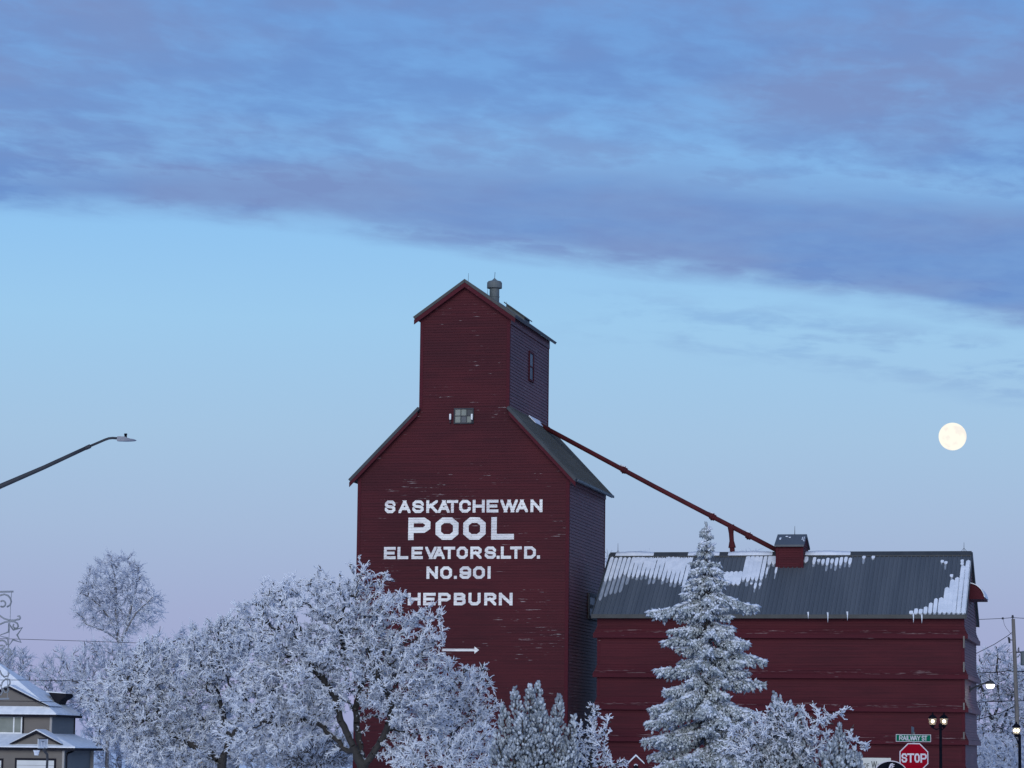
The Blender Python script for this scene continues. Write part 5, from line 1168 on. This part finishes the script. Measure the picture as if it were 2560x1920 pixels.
# white signboard behind, partly hidden by the pine
YW = 101; gw = ground(2180, YW); wb = thing('signboard', 'white signboard with dark OF WHEAT lettering, behind the black oval sign', 'signboard', tuple(gw))
r_ = lambda px, py: at(px, py, YW) - gw
a, b = r_(2120, 1960), r_(2227, 1895)
CREAM = varied('cream_signboard', (.62, .62, .56), (.56, .56, .51), 2, .6)
m1 = MB(); m1.box((a[0], -.03, a[2]), (b[0], .01, b[2])); m1.build('board', CREAM, wb)
for x in (a[0] + .15, b[0] - .15):
    m1 = MB(); m1.box((x - .05, .012, 0), (x + .05, .10, b[2] - .05)); m1.build('post', WOODPOLE, wb)
INK = varied('dark_green_lettering', (.045, .05, .045), (.06, .065, .06), 4, .6)
m1 = MB(); L6 = []
zb_, zO, zW = r_(2180, 1920)[2], r_(2180, 1908.5)[2], r_(2180, 1903)[2]
for ch, xa, xb, zt_ in (('O', 2159, 2166, zO), ('F', 2167.5, 2173, zO), ('W', 2178, 2192, zW), ('H', 2194, 2201, zO), ('E', 2203, 2208, zO), ('A', 2209, 2216, zO), ('T', 2217, 2223, zO)):
    L6.append((ch, r_(xa, 1910)[0], r_(xb, 1910)[0], zb_, zt_, .020 if ch != 'W' else .026))
lettering(m1, L6, flat(-.032)); m1.build('board_lettering', INK, wb, recalc=False)
# black oval sign with a white wheat-like mark
YO = 72; go = ground(2227, YO); ov = thing('oval_sign', 'black oval sign with a white rim and a white sprig mark, below the stop sign', 'oval sign', tuple(go))
r_ = lambda px, py: at(px, py, YO) - go
cO = r_(2226.5, 1936); rx_, rz_ = 42 * YO / F, 34 * YO / F
el_ = lambda k, d: [(cO[0] + (rx_ * k - d) * math.cos(a_), cO[2] + (rz_ * k - d) * math.sin(a_)) for a_ in np.linspace(0, 2 * pi, 49)[:-1]]
m1 = MB(); m1.prism(el_(1, 0), -.05, -.02, 'y'); m1.build('sign_rim', SIGNW, ov)
m1 = MB(); m1.prism(el_(1, .022), -.056, -.0502, 'y'); m1.build('sign_face', BLACK, ov)
m1 = MB(); m1.box((-.035, -.019, 0), (.035, .04, cO[2] - .05)); m1.build('post', BLACK, ov)
m1 = MB()
def stroke(pts_, w0, w1):
    P3 = [r_(*p) for p in pts_]; n = len(P3); l, rr = [], []
    for i, p in enumerate(P3):
        t_ = P3[min(i + 1, n - 1)] - P3[max(i - 1, 0)]; nn = np.array([-t_[2], 0, t_[0]]); nn /= np.linalg.norm(nn); w_ = w0 + (w1 - w0) * i / (n - 1); l.append(p + nn * w_); rr.append(p - nn * w_)
    yy = -.058 - .0006 * len(m1.f)
    m1.add([(p[0], yy, p[2]) for p in l] + [(p[0], yy, p[2]) for p in rr], [(i, i + 1, n + i + 1, n + i) for i in range(n - 1)])
stroke([(2222, 1950), (2222, 1930), (2223.5, 1918), (2227, 1910)], .022, .018)
stroke([(2226, 1912), (2228.5, 1909.5), (2232, 1909)], .018, .010); stroke([(2228, 1915), (2231, 1912), (2235.5, 1911)], .014, .007); stroke([(2229, 1918), (2232, 1915.5), (2235, 1916)], .013, .007); stroke([(2224, 1924), (2228, 1920), (2232, 1920)], .012, .007)
m1.build('sign_mark', SIGNW, ov, recalc=False)

# ------------------------------------------------------------------ lantern posts
BULB = emissive('lit_bulb', (1.0, .86, .62), 5.0); LGLASS = bpy.data.materials.new('lantern_glass'); LGLASS.use_nodes = True
t = NT(LGLASS.node_tree); bs = t.n['Principled BSDF']; bs.inputs['Base Color'].default_value = (.85, .72, .5, 1); bs.inputs['Alpha'].default_value = .30; bs.inputs['Roughness'].default_value = .3
def lantern(parent, c, s_, bulbs=1):
    """four-sided lantern head: base, glass, ribs, bulb, cap; c is the middle of the glass"""
    P_ = lambda prof, n=8: [(r * s_, z * s_) for r, z in prof]
    m1 = MB(); m1.lathe(P_([(.05, -.36), (.09, -.33), (.10, -.26), (.16, -.22), (.17, -.19)]), c, 8); hd_ = m1.build('lantern_head', BLACK, parent)
    m1 = MB(); m1.lathe(P_([(.235, .15), (.25, .18), (.20, .24), (.12, .32), (.05, .36), (.045, .41), (.02, .47)]), c, 8); m1.build('cap', BLACK, hd_)
    m1 = MB(); m1.lathe(P_([(.16, -.19), (.225, .15)]), c, 8); m1.build('glass', LGLASS, hd_)
    m1 = MB()
    for i in range(4):
        a_ = pi / 4 + i * pi / 2; m1.tube([(c[0] + .165 * s_ * math.cos(a_), c[1] + .165 * s_ * math.sin(a_), c[2] - .19 * s_), (c[0] + .232 * s_ * math.cos(a_), c[1] + .232 * s_ * math.sin(a_), c[2] + .15 * s_)], .012 * s_, 4)
    m1.build('glass_rib', BLACK, hd_)
    for i in range(bulbs):
        m1 = MB(); x = (i - (bulbs - 1) / 2) * .17 * s_; m1.lathe([(.03 * s_, -.10 * s_), (.085 * s_, -.05 * s_), (.095 * s_, .01 * s_), (.06 * s_, .07 * s_), (.015 * s_, .09 * s_)], (c[0] + x, c[1] - .02, c[2]), 10); m1.build('bulb', BULB, hd_, smooth=True)
YP = 100; gp_ = ground(2351.5, YP); l1 = thing('lantern_post', 'black lamp post with two lit lanterns beside the stop sign', 'lamp post', tuple(gp_))
r_ = lambda px, py: at(px, py, YP) - gp_
h_ = r_(2352, 1818)[2]
m1 = MB(); m1.lathe([(.13, 0), (.13, .25), (.075, .32), (.05, h_ * .7), (.046, h_), (.07, h_ + .03), (.06, h_ + .10), (.02, h_ + .14)], (0, 0, 0), 12); m1.build('post', BLACK, l1, smooth=False)
for px in (2331.5, 2361):
    c = r_(px, 1803); cb = (c[0], .0 if px < 2350 else .1, c[2]); m1 = MB(); m1.tube([(0, 0, h_ - .02), (c[0] * .5, 0, h_ - .08), (c[0], cb[1], c[2] - .36 * .62)], .020, 6); m1.build('arm', BLACK, l1); lantern(l1, cb, .62, 1)
YP2 = 118; gp2 = ground(2549, YP2); l2 = thing('lantern_post', 'black lamp post with one lit lantern before the utility pole at the right edge', 'lamp post', tuple(gp2))
r_ = lambda px, py: at(px, py, YP2) - gp2
h_ = r_(2549, 1838)[2]; c = r_(2541, 1826)
m1 = MB(); m1.lathe([(.14, 0), (.14, .25), (.08, .32), (.062, h_ * .7), (.058, h_), (.03, h_ + .05)], (0, 0, 0), 12); m1.build('post', BLACK, l2, smooth=False)
m1 = MB(); m1.tube([(0, 0, h_ - .25), (c[0] * .4, 0, h_ - .34), (c[0], 0, c[2] - .30)], .03, 6); m1.build('arm', BLACK, l2); lantern(l2, (c[0], 0, c[2]), .74, 2)

# ------------------------------------------------------------------ utility pole and wires
YU = 170; gu = ground(2546, YU); upo = thing('utility_pole', 'weathered wooden utility pole with a transformer at the right edge', 'utility pole', tuple(gu))
r_ = lambda px, py: at(px, py, YU) - gu
tp_ = r_(2533, 1547)
m1 = MB(); m1.tube([(0, 0, 0), tuple(tp_ * .5 + np.array([.04, 0, 0])), tuple(tp_)], [.15, .125, .10], 12); m1.build('pole', WOODPOLE, upo)
m1 = MB(); m1.lathe([(.03, 0), (.03, .06), (.07, .07), (.08, .12), (.05, .14), (.06, .2), (.02, .22)], (tp_[0] - .03, 0, tp_[2]), 10); m1.build('insulator', DARKMETAL, upo)
m1 = MB(); q0, q1 = r_(2538, 1631), r_(2553, 1630); m1.tube([q0, q1], .04, 6); m1.build('transformer_bracket', DARKMETAL, upo)
m1 = MB(); c = r_(2560, 1644); m1.lathe([(.12, -.45), (.20, -.42), (.20, .28), (.22, .30), (.15, .36), (.05, .38)], (c[0], 0, c[2]), 16); tf = m1.build('transformer', STEEL, upo)
m1 = MB(); p_ = r_(2547, 1632); m1.lathe([(.035, 0), (.05, .04), (.03, .08), (.045, .12), (.03, .16), (.03, .3)], (p_[0], 0, p_[2]), 8); m1.build('bushing', DARKMETAL, tf)
m1 = MB(); m1.tube([r_(2535, 1600), r_(2526, 1600), r_(2522, 1593), r_(2519, 1595)], .03, 6); m1.tube([r_(2522, 1594), r_(2524, 1608)], .06, 8); m1.build('cutout_switch', DARKMETAL, upo)
m1 = MB(); m1.lathe([(.05, -.06), (.07, 0), (.05, .06)], tuple(r_(2507, 1546)), 8); m1.build('line_clamp', DARKMETAL, upo)
def wire(label, pts_, Y, rad, sag=0.0, grp='overhead wires'):
    P3 = [at(px, py, Y + (k_ * 0)) for k_, (px, py) in enumerate(pts_)]; o = P3[0]; m1 = MB()
    m1.tube([tuple(p - o) for p in P3], rad, 5); ob = m1.build('power_line', FASCIA, None); ob.location = tuple(o); return tag(ob, label, 'power line', grp)
wire('highest overhead wire at right, over the utility pole top', [(2380, 1551), (2440, 1549), (2507, 1546), (2532, 1544), (2580, 1547), (2700, 1553)], YU, .016)
wire('overhead wire meeting the utility pole just above the lit wall lamp', [(2360, 1683), (2430, 1683), (2490, 1681), (2520, 1677), (2544, 1679), (2600, 1676), (2700, 1675)], YU, .026)
wire('overhead wire behind the lit wall lamp, below its globe', [(2360, 1757), (2430, 1756), (2500, 1753), (2541, 1752), (2600, 1751), (2700, 1751)], YU, .026)
wire('thin slack wire from the utility pole cutout up to the line clamp', [(2508, 1549), (2511, 1562), (2517, 1572), (2527, 1584), (2532, 1588)], YU, .010)
wire('slanting wire from the utility pole down behind the annex corner', [(2380, 1668), (2440, 1634), (2487, 1610), (2520, 1589), (2534, 1578)], YU, .020)
wire('slanting dark wire low on the utility pole, below the wall lamp', [(2420, 1806), (2468, 1792), (2500, 1783), (2525, 1772), (2542, 1760)], YU, .026)
wire('faint overhead wire crossing behind the star ornament and tall frosty tree', [(-60, 1595), (54, 1598), (220, 1603), (426, 1610), (640, 1619)], 150, .013)
wire('dark overhead wire crossing the snowy upper roof of the house', [(-60, 1700), (60, 1700), (160, 1702), (250, 1702), (400, 1701), (640, 1703)], 150, .015)
wire('dark overhead wire crossing the upper gable of the house', [(-60, 1752), (60, 1753), (160, 1755), (260, 1756), (400, 1757), (640, 1760)], 150, .015)

# ------------------------------------------------------------------ little red birdhouse on a post
YB = 96; gb = ground(1590, YB); bh = thing('birdhouse', 'little red gabled birdhouse with a white snowy roof, left of the spruce', 'birdhouse', tuple(gb))
r_ = lambda px, py: at(px, py, YB) - gb
ap, eL, eR = r_(1589.5, 1890), r_(1570, 1909), r_(1611.5, 1910)
bw, be = (eR[0] - eL[0]) * .42, .30
m1 = MB(); siding(m1, [(-bw, eL[2] - .42), (bw, eL[2] - .42), (bw, eL[2] + .0), (0, ap[2] - .03), (-bw, eL[2] + .0)], lambda u, o_, z: (u, -o_, z), .06, lip=.008)
m1.box((-bw + .002, .002, eL[2] - .42), (bw - .002, .42, eL[2] - .01)); m1.build('box', RED2, bh, recalc=False)
m1 = MB(); n_ = [(.075 * math.cos(a_), .075 * math.sin(a_)) for a_ in np.linspace(0, pi, 10)]; z0 = r_(1590, 1917)[2]; m1.prism([(x, z0 + z) for x, z in n_] + [(-.075, z0 - .10), (.075, z0 - .10)], -.020, -.010, 'y'); m1.build('arched_opening', BLACK, bh)
m1 = MB(); m1.tube([(-.06, -.03, z0 + .045), (0, -.03, z0 + .085), (.06, -.03, z0 + .045)], .016, 5); m1.build('opening_snow', SNOW, bh)
m1 = MB()
for e_ in (eL, eR): m1.prism([(e_[0], e_[2]), (0, ap[2]), (0, ap[2] + .05), (e_[0] + (.02 if e_[0] < 0 else -.02), e_[2] + .05)], -.07, .48, 'y')
m1.build('snowy_roof', SNOW, bh)
m1 = MB(); m1.box((-.05, .15, 0), (.05, .25, eL[2] - .42)); m1.build('post', WOODPOLE, bh)
